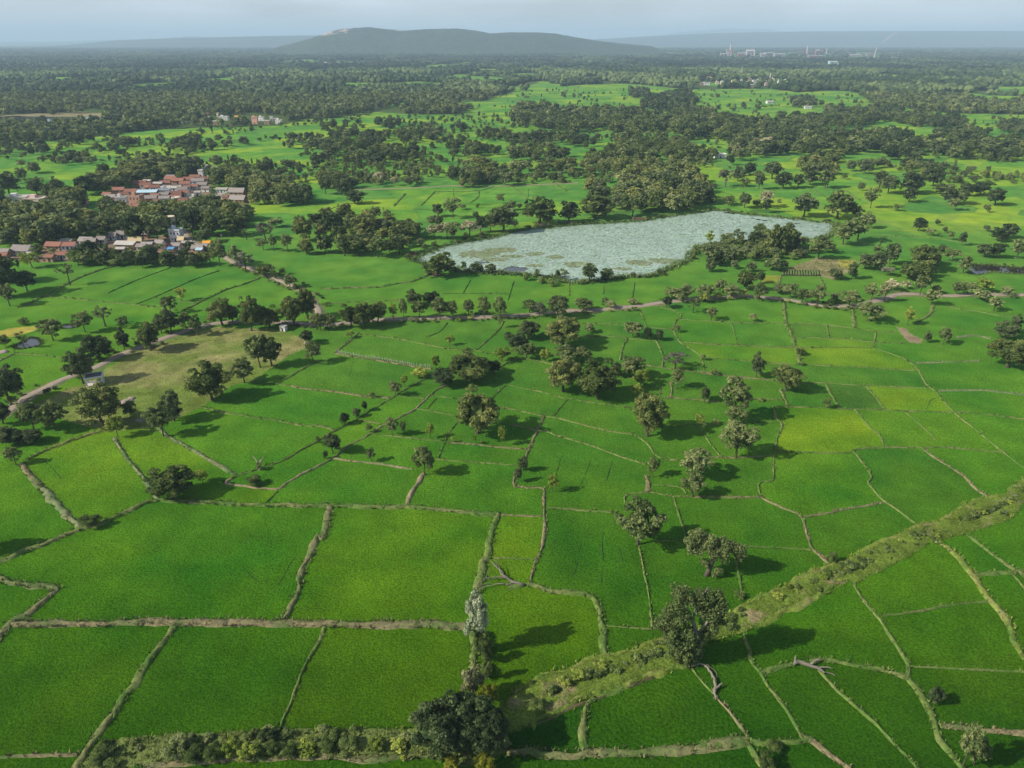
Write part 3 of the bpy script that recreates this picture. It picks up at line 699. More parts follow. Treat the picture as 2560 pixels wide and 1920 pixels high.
MIDLINE = poly('L 120,1185 300,1095 480,1015 620,975 800,925 960,850 1150,805 1350,705 1560,600 1760,512 1900,432 2100,332 I 1000,292 1150,222 1300,132 1450,72 F 1600,1472 1750,1402 1950,1330 2120,1270')
tag(ribbon('ditch_bed', MIDLINE, 1.7, .12, (0.040, 0.062, 0.018), M['bund'], jit=.4)[0], kind='structure')
tag(ribbon('earth_track', poly('L 1500,705 1600,655 1750,600 1900,520 2060,450 2212,345 I 900,390 1000,352 1120,312'), 1.3, .30, (0.205, 0.165, 0.092), M['bund'], jit=.4)[0], kind='structure')
tag(ribbon('earth_track', poly('I 1340,120 1440,75 F 1480,1490 1600,1440 1720,1452'), 1.6, .30, (0.215, 0.17, 0.10), M['bund'], jit=.4)[0], kind='structure')
CUT = poly('L 60,1385 250,1302 420,1212 540,1172 700,1122 870,1052 1000,1005')
tag(ribbon('earth_cut', CUT, .55, .3, (0.085, 0.07, 0.035), M['bund'], jit=.5)[0], kind='structure')
# tilled rows of the vegetable plot
tb = np.array(TILLED); a0 = np.array(TILLED[0]); a1 = np.array(TILLED[1]); b0 = np.array(TILLED[3]); b1 = np.array(TILLED[2])
for q in np.linspace(.02, .98, 14):
    tag(ribbon('crop_ridge', [tuple(a0 + (a1 - a0) * q), tuple(b0 + (b1 - b0) * q)], 1.1, .6, (0.09, 0.13, 0.04), M['bund'], jit=.05, patchy=False)[0], kind='structure')

def scatter_in(P, per_m2, seed=0):
    bb = np.array(P); x0, x1, y0, y1 = bb[:, 0].min(), bb[:, 0].max(), bb[:, 1].min(), bb[:, 1].max()
    n = int((x1 - x0) * (y1 - y0) * per_m2); x = rng.uniform(x0, x1, n); y = rng.uniform(y0, y1, n); k = inside(P, x, y); return x[k], y[k]
for P, dn, s0, s1 in ((NALA, 3.4, .25, .65), (SCRUB_BOTTOM, 3.0, .3, .75), (CLEARING, .22, .25, .5), (TAN_SE, .3, .4, .9)):
    x, y = scatter_in(P, dn); q = fnoise(x / 5, y / 5, 61); e = edge_dist(P, x, y)
    if P is NALA: zz = np.where(e < 3, .2, -.6)
    elif P is SCRUB_BOTTOM: zz = np.full(x.shape, .25)
    else: zz = np.zeros(x.shape)
    for a, b, c_, zt in zip(x, y, q, zz):
        g = np.array((0.092, 0.160, 0.020)) * (1 - c_) + np.array((0.190, 0.220, 0.050)) * c_
        tufts.append((a, b, zt, rng.uniform(s0, s1), g * rng.uniform(.7, 1.3)))
# the thick bank grass round the ponds
for P, wd in ((POND, 3.0), (POND_W1, .7), (POND_W2, .6), (POND_E, 1.2)):
    Q = resample(P + [P[0]], .5)
    for p in Q:
        for _ in range(3):
            g = np.array((0.10, 0.16, 0.04)) * rng.uniform(.6, 1.5); a = rng.normal(0, wd * .5, 2); tufts.append((p[0] + a[0], p[1] + a[1], 0, rng.uniform(.7, 1.7) * (1 if P is POND else .5), g))
nT = len(tufts); tx = np.array([t[:4] for t in tufts]); tcol = np.array([t[4] for t in tufts]); NB = 5
ang = rng.random((nT, NB)) * 6.283; lean = rng.uniform(.15, .8, (nT, NB)); hh = tx[:, 3:4] * rng.uniform(.6, 1.1, (nT, NB)); wdt = tx[:, 3:4] * .20
V = np.zeros((nT, NB, 3, 3)); cx, sx = np.cos(ang), np.sin(ang); r0 = tx[:, 3:4] * .28
for q, (sd) in enumerate((-1, 1)):
    V[:, :, q, 0] = tx[:, 0:1] + cx * r0 - sx * wdt * sd; V[:, :, q, 1] = tx[:, 1:2] + sx * r0 + cx * wdt * sd; V[:, :, q, 2] = tx[:, 2:3] - .1
V[:, :, 2, 0] = tx[:, 0:1] + cx * (r0 + hh * lean); V[:, :, 2, 1] = tx[:, 1:2] + sx * (r0 + hh * lean); V[:, :, 2, 2] = tx[:, 2:3] + hh
V = V.reshape(-1, 3); Fq = np.arange(len(V)).reshape(-1, 3); c = np.repeat(tcol, NB * 3, 0) * np.repeat(rng.uniform(.8, 1.2, nT * NB), 3)[:, None]
tag(link('grass', mesh_np('grass', V, Fq, {'col': c}, [M['grasscol']])), 'rough tufts of grass along the field bunds, ditch and pond banks', 'grass', kind='stuff')
# ------------------------------------------------------------------ water and the lotus cover
def water_mat(name, col, rough):
    m, nt, out = mat(name); b = N(nt, 'ShaderNodeBsdfPrincipled'); b.inputs['Base Color'].default_value = (*col, 1); b.inputs['Roughness'].default_value = rough; b.inputs['IOR'].default_value = 1.33
    geo = N(nt, 'ShaderNodeNewGeometry'); no = N(nt, 'ShaderNodeTexNoise', i_Scale=1.2, i_Detail=2.0); nt.links.new(geo.outputs['Position'], no.inputs['Vector'])
    bp = N(nt, 'ShaderNodeBump', i_Strength=0.05, i_Distance=0.1); nt.links.new(no.outputs['Fac'], bp.inputs['Height']); nt.links.new(bp.outputs[0], b.inputs['Normal'])
    nt.links.new(b.outputs[0], out.inputs[0]); return m
M['water'] = water_mat('pond_water', (0.055, 0.060, 0.070), 0.06); M['water_dark'] = water_mat('still_dark_water', (0.022, 0.022, 0.016), 0.05)
def water(name, P, z, m):
    Q = resample(P + [P[0]], 3.0)[:-1]; me = D.meshes.new(name); me.from_pydata([(x, y, z) for x, y in Q], [], [tuple(range(len(Q)))]); me.materials.append(m); me.update()
    return tag(link(name, me), kind='structure')
water('pond_water', POND, -0.10, M['water']); water('pond_water', POND_W1, -0.10, M['water']); water('pond_water', POND_W2, -0.10, M['water'])
water('pond_water', POND_E, -0.10, M['water_dark']); water('pond_water', POND_NW, -0.10, M['water'])
# lotus leaves: floating and slightly raised discs
def in_ell(x, y, txt):
    r = np.zeros(x.shape, bool)
    for e in txt.split(';'):
        t, u, v, a, b = e.split(); u, v, a, b = float(u), float(v), float(a), float(b)
        cx, cy = G(t, u, v); ex, _ = G(t, u + a, v); _, n1_ = G(t, u, v + b); _, n2_ = G(t, u, v - b)
        dd = ((x - cx) / (ex - cx)) ** 2 + ((y - (n1_ + n2_) / 2) / ((n2_ - n1_) / 2)) ** 2
        r |= dd < 1 + 1.5 * (fnoise(x / 5, y / 5, 71) - .5)
    return r
x, y = scatter_in(POND, 6.0)
open_w = in_ell(x, y, 'B 1345 760 110 22;B 1120 710 60 8;J 1520 368 120 9;J 1690 420 28 6;J 1610 404 14 4;J 1650 413 22 4;J 1910 440 28 4;J 1885 461 24 4;B 1700 806 40 6')
weed = in_ell(x, y, 'B 1100 655 160 26;B 1240 628 120 20;B 1220 690 90 14;B 1330 668 90 12;B 1500 650 60 14;B 1610 672 60 12;B 1490 733 60 11;J 820 715 100 20;J 1000 700 110 22;J 700 755 70 10;J 100 655 70 14;J 240 672 60 14;J 400 720 110 14;J 1250 620 60 30;B 1760 735 60 14')
edge = edge_dist(POND, x, y); thin = fnoise(x / 3.2, y / 2.0, 73)
keep = ~open_w & ((thin > .12) | (rng.random(len(x)) < .4)) & (edge > .4)
x, y, weed, edge = x[keep], y[keep], weed[keep], edge[keep]; n = len(x)
rad = rng.uniform(.42, .74, n); tilt = rng.uniform(0, .16, n); ta = rng.random(n) * 6.283; z0 = rng.uniform(0, .30, n) * (rng.random(n) < .7)
K = 7; aa = np.arange(K) * 2 * math.pi / K
V = np.zeros((n, K, 3)); px_ = np.cos(aa)[None] * rad[:, None] * (1 + .12 * rng.standard_normal((n, K))); py_ = np.sin(aa)[None] * rad[:, None]
V[:, :, 0] = x[:, None] + px_; V[:, :, 1] = y[:, None] + py_
V[:, :, 2] = -.06 + z0[:, None] + (px_ * np.cos(ta)[:, None] + py_ * np.sin(ta)[:, None]) * np.tan(tilt)[:, None] * .6 + (rad * np.tan(tilt) * .6)[:, None]
c = np.array((0.325, 0.43, 0.355)) * rng.uniform(.90, 1.08, n)[:, None] * (1 + .25 * (fnoise(x / 9, y / 9, 74) - .5))[:, None]
gr = rng.random(n) < .12; c[gr] *= np.array((.55, .72, .45))
c[weed] = np.array((0.225, 0.245, 0.135)) * rng.uniform(.6, 1.3, weed.sum())[:, None]
gw = weed & (rng.random(n) < .45); c[gw] = np.array((0.18, 0.26, 0.11)) * rng.uniform(.7, 1.3, gw.sum())[:, None]
eg = edge < 2.2 + 3 * rng.random(n); c[eg] = c[eg] * .6 + np.array((.10, .17, .05)) * .4
m, nt, out = mat('lotus_leaf'); at = N(nt, 'ShaderNodeAttribute', attribute_name='col'); b = N(nt, 'ShaderNodeBsdfPrincipled'); b.inputs['Roughness'].default_value = 0.5; b.inputs['Specular IOR Level'].default_value = 0.5
nt.links.new(at.outputs['Color'], b.inputs['Base Color']); nt.links.new(b.outputs[0], out.inputs[0]); M['lotus'] = m
tag(link('lotus_leaves', mesh_np('lotus_leaves', V.reshape(-1, 3), np.arange(n * K).reshape(n, K), {'col': np.repeat(c, K, 0)}, [m])), 'pale blue green lotus leaves covering the large pond', 'lotus', kind='stuff')

# ------------------------------------------------------------------ hills
M['hill'] = attr_mat('wooded_hillside', var=0.95, scale=0.030, bump=1.0)
def ridge(name, sky, dist, half, rocky=(), base_v=None, col=(0.036, 0.054, 0.030), nx=200, ny=40, rough=.12):
    u = np.array([p[0] for p in sky], float) / 0.8641; v = np.array([p[1] for p in sky], float) / 0.8641
    uu = np.linspace(u[0], u[-1], nx); vv = np.interp(uu, u, v)
    X = np.array([(q - 1280) / F_PX for q in uu]); hts = np.array([height_at(0, dist, q) for q in vv]); xs = X * depth_of(0, dist)
    hts = np.maximum(hts, 0); t = np.linspace(-1, 1, ny)
    Vv = np.zeros((ny, nx, 3)); c = np.zeros((ny, nx, 3)); XX, TT = np.meshgrid(xs, t)
    prof = np.cos(np.clip(np.abs(TT), 0, 1) * math.pi / 2) ** 1.25
    nn = fnoise(XX / 260, TT * half / 260, 81, 5)
    Vv[:, :, 0] = XX; Vv[:, :, 1] = dist + TT * half; Vv[:, :, 2] = hts[None] * prof * (1 - rough * 2 * (nn - .5) * (1 - np.exp(-(TT / .2) ** 2))) + 3 * fnoise(XX / 22, TT * half / 22, 84, 2) * prof - 2
    c[:] = np.array(col) * (0.7 + .6 * fnoise(XX / 120, TT * half / 120, 83))[..., None]
    for a, b_, t0, t1 in rocky:
        a, b_ = (a / .8641 - 1280) / F_PX * depth_of(0, dist), (b_ / .8641 - 1280) / F_PX * depth_of(0, dist)
        q = (XX > a) & (XX < b_) & (TT > t0) & (TT < t1) & (fnoise(XX / 70, TT * half / 40, 85) > .44); c[q] = (0.30, 0.25, 0.21)
    i = np.arange(nx * ny).reshape(ny, nx); Fq = np.stack([i[:-1, :-1], i[:-1, 1:], i[1:, 1:], i[1:, :-1]], -1).reshape(-1, 4)
    tag(link(name, mesh_np(name, Vv.reshape(-1, 3), Fq, {'col': c.reshape(-1, 3)}, [M['hill']], smooth=True)), kind='structure')
ridge('hill', [(630, 97), (650, 92), (690, 81), (720, 69), (745, 62.5), (770, 60.5), (800, 58.5), (840, 63), (880, 66), (930, 62.5), (990, 61.5), (1030, 66), (1060, 72), (1100, 69.5), (1160, 70), (1200, 72.5), (1240, 80), (1290, 88), (1340, 94), (1400, 99)], 6300, 900, rocky=((716, 772, -.36, .1), (862, 878, -.2, .1)), nx=420, ny=60)
ridge('hills', [(200, 97), (290, 86), (400, 82), (470, 80.5), (600, 77.5), (700, 76), (760, 80), (820, 90)], 12500, 2200, nx=120)
ridge('hills', [(1180, 96), (1300, 84), (1400, 78), (1500, 73), (1620, 69.5), (1750, 67.5), (1900, 67), (2100, 66.5), (2300, 66.5), (2500, 70)], 15500, 3500, nx=140)
ridge('hills', [(1400, 82), (1470, 69), (1530, 65), (1575, 61), (1600, 63.5), (1640, 62), (1700, 70), (1760, 78)], 26000, 2500, nx=80)
ridge('hills', [(-260, 98), (-100, 92), (60, 90), (140, 90), (260, 86), (360, 83), (420, 77.5), (450, 82), (540, 88)], 21000, 2500, nx=80)
# ------------------------------------------------------------------ tree shapes (unit: 1 m tall, 1 m wide), built once per kind and detail
def ico(sub):
    t = (1 + 5 ** .5) / 2
    v = [(-1, t, 0), (1, t, 0), (-1, -t, 0), (1, -t, 0), (0, -1, t), (0, 1, t), (0, -1, -t), (0, 1, -t), (t, 0, -1), (t, 0, 1), (-t, 0, -1), (-t, 0, 1)]
    f = [(0, 11, 5), (0, 5, 1), (0, 1, 7), (0, 7, 10), (0, 10, 11), (1, 5, 9), (5, 11, 4), (11, 10, 2), (10, 7, 6), (7, 1, 8), (3, 9, 4), (3, 4, 2), (3, 2, 6), (3, 6, 8), (3, 8, 9), (4, 9, 5), (2, 4, 11), (6, 2, 10), (8, 6, 7), (9, 8, 1)]
    v = [np.array(p) / np.linalg.norm(p) for p in v]
    for _ in range(sub):
        mid = {}; nf = []
        def mp_(a, b):
            k = (min(a, b), max(a, b))
            if k not in mid: p = v[a] + v[b]; v.append(p / np.linalg.norm(p)); mid[k] = len(v) - 1
            return mid[k]
        for a, b, c in f:
            ab, bc, ca = mp_(a, b), mp_(b, c), mp_(c, a); nf += [(a, ab, ca), (b, bc, ab), (c, ca, bc), (ab, bc, ca)]
        f = nf
    return np.array(v), np.array(f, int)
ICO = [ico(0), ico(1), ico(2)]
# kind: crown centre height, crown radii, lobes, lobe radius, blob, trunk radius
SHAPES = {'M': (.50, (.40, .40, .46), 80, (.058, .105), .17, .035), 'K': (.52, (.38, .38, .44), 62, (.060, .115), .17, .032),
          'T': (.57, (.37, .37, .40), 50, (.050, .095), .12, .026), 'Y': (.56, (.36, .36, .40), 36, (.055, .10), .12, .022),
          'G': (.58, (.38, .38, .34), 40, (.05, .09), .0, .026), 'O': (.64, (.40, .40, .28), 22, (.05, .09), .0, .032),
          'S': (.46, (.40, .40, .42), 22, (.10, .17), .15, .02), 'B': (.60, (.38, .38, .36), 44, (.055, .10), .16, .026), 'L': (.58, (.38, .38, .38), 44, (.055, .10), .16, .026)}
def crown_np(kind, lod, seed):
    r = np.random.default_rng(seed); cz, rad, nl, lr, blob, _ = SHAPES[kind]; rad = np.array(rad)
    if lod == 1: nl = int(nl * .55)
    if lod == 2: nl = int(nl * .36)
    per, size = {0: (230 if kind in 'MKSBL' else 150, .025), 1: (34, .062), 2: (9, .135)}[lod]
    if kind in 'GO': per = int(per * (.75 if kind == 'G' else .8)); 
    Vs, Fs, Ts = [], [], []; off = 0
    if blob:
        bv, bf = ICO[2 if lod == 0 else (1 if lod == 1 else 0)]; dsp = .75 + .5 * r.random(len(bv))
        p = bv * dsp[:, None] * rad * (blob / .38) + (0, 0, cz); Vs.append(p); Fs.append(bf); Ts.append(np.full(len(p), .18)); off = len(p)
    # lobes on a lopsided ellipsoid: big limbs first so that the outline is uneven
    d = r.standard_normal((nl, 3)); d /= np.linalg.norm(d, axis=1)[:, None]; d[:, 2] = np.where(d[:, 2] < -.88, -d[:, 2] * .6, d[:, 2])
    low = 0.42 + .58 * r.random((nl, 1)); asym = 1 + .16 * np.sin(np.arctan2(d[:, 1], d[:, 0]) * 2 + r.random() * 6)[:, None] + .10 * np.sin(np.arctan2(d[:, 1], d[:, 0]) * 3 + r.random() * 6)[:, None]
    C = d * low ** .5 * rad * asym * .80 + (0, 0, cz); L = r.uniform(*lr, nl)
    if lod: L = L * (1.35 if lod == 1 else 1.9)
    for c, l in zip(C, L):
        n = max(4, int(per * (l / .15) ** 1.5)); q = r.standard_normal((n, 3)); q /= np.linalg.norm(q, axis=1)[:, None]
        q[:, 2] = np.where(q[:, 2] < -.5, -q[:, 2], q[:, 2]); rr_ = l * (.62 + .42 * r.random((n, 1))); P = c + q * rr_ * (1, 1, .85)
        nrm = q + .55 * r.standard_normal((n, 3)); nrm /= np.linalg.norm(nrm, axis=1)[:, None]
        a = np.cross(nrm, r.standard_normal((n, 3))); a /= np.linalg.norm(a, axis=1)[:, None] + 1e-9; b = np.cross(nrm, a)
        s = size * r.uniform(.7, 1.35, (n, 1)) * (1.15 if kind in 'GOTY' and lod == 0 else 1)
        quad = np.stack([P - a * s * .9, P - b * s * .55 + nrm * s * .12, P + a * s * .9, P + b * s * .55 + nrm * s * .12], 1).reshape(-1, 3)
        i = np.arange(n)[:, None] * 4 + off; Fs.append(np.concatenate([i + (0, 1, 2), i + (0, 2, 3)])); Vs.append(quad); off += 4 * n
        Ts.append(np.repeat(np.clip(r.normal(.47 + .20 * r.standard_normal(), .15, n), 0, 1), 4))
    V = np.concatenate(Vs)
    ex = np.percentile(np.abs(V[:, :2]), 98.5); top = np.percentile(V[:, 2], 99.5); f = .47 / ex; V[:, :2] *= f; C = C * (f, f, .97 / top); V[:, 2] *= .97 / top
    V[:, 2] = np.maximum(V[:, 2], .03); return V, np.concatenate(Fs), np.concatenate(Ts), C
def trunk_mb(kind, seed, C):
    r = random.Random(seed); mb = MB(); cz, rad, *_r, tr = SHAPES[kind]
    lx, ly = r.uniform(-.04, .04), r.uniform(-.04, .04); fork = cz - rad[2] * r.uniform(.35, .6); fork = max(fork, .12)
    mb.tube([(0, 0, -.03), (lx * .3, ly * .3, fork * .4), (lx, ly, fork)], [tr * 1.5, tr * 1.05, tr * .9], 8)
    nb = {'O': 9, 'G': 8}.get(kind, 5)
    for k in range(nb):
        c = C[(k * 7) % len(C)]; m_ = ((lx + c[0]) / 2 + r.uniform(-.03, .03), (ly + c[1]) / 2 + r.uniform(-.03, .03), (fork + c[2]) / 2 + .02)
        mb.tube([(lx, ly, fork - .02), m_, tuple(c)], [tr * .62, tr * .4, tr * .14], 5)
        if kind in 'OG':
            for _ in range(3):
                e = (c[0] + r.uniform(-.13, .13), c[1] + r.uniform(-.13, .13), c[2] + r.uniform(-.02, .14)); mb.tube([m_, tuple(c), e], [tr * .25, tr * .18, tr * .06], 4)
    return mb
PROTO = {}
def proto(kind, lod, var):
    k = (kind, lod, var)
    if k not in PROTO:
        V, Fc, Tn, C = crown_np(kind, lod, hash((ord(kind), lod, var)) % 9973 + 11)
        cr = mesh_np('crown_' + kind, V, Fc, {'tint': Tn}, [M['leaf' + ('T' if kind == 'O' else kind)]])
        mb = trunk_mb(kind, var * 31 + lod, C); tm = D.meshes.new('trunk_' + kind); tm.from_pydata(mb.v, [], mb.f); tm.materials.append(M['bark']); tm.update()
        PROTO[k] = (cr, tm)
    return PROTO[k]
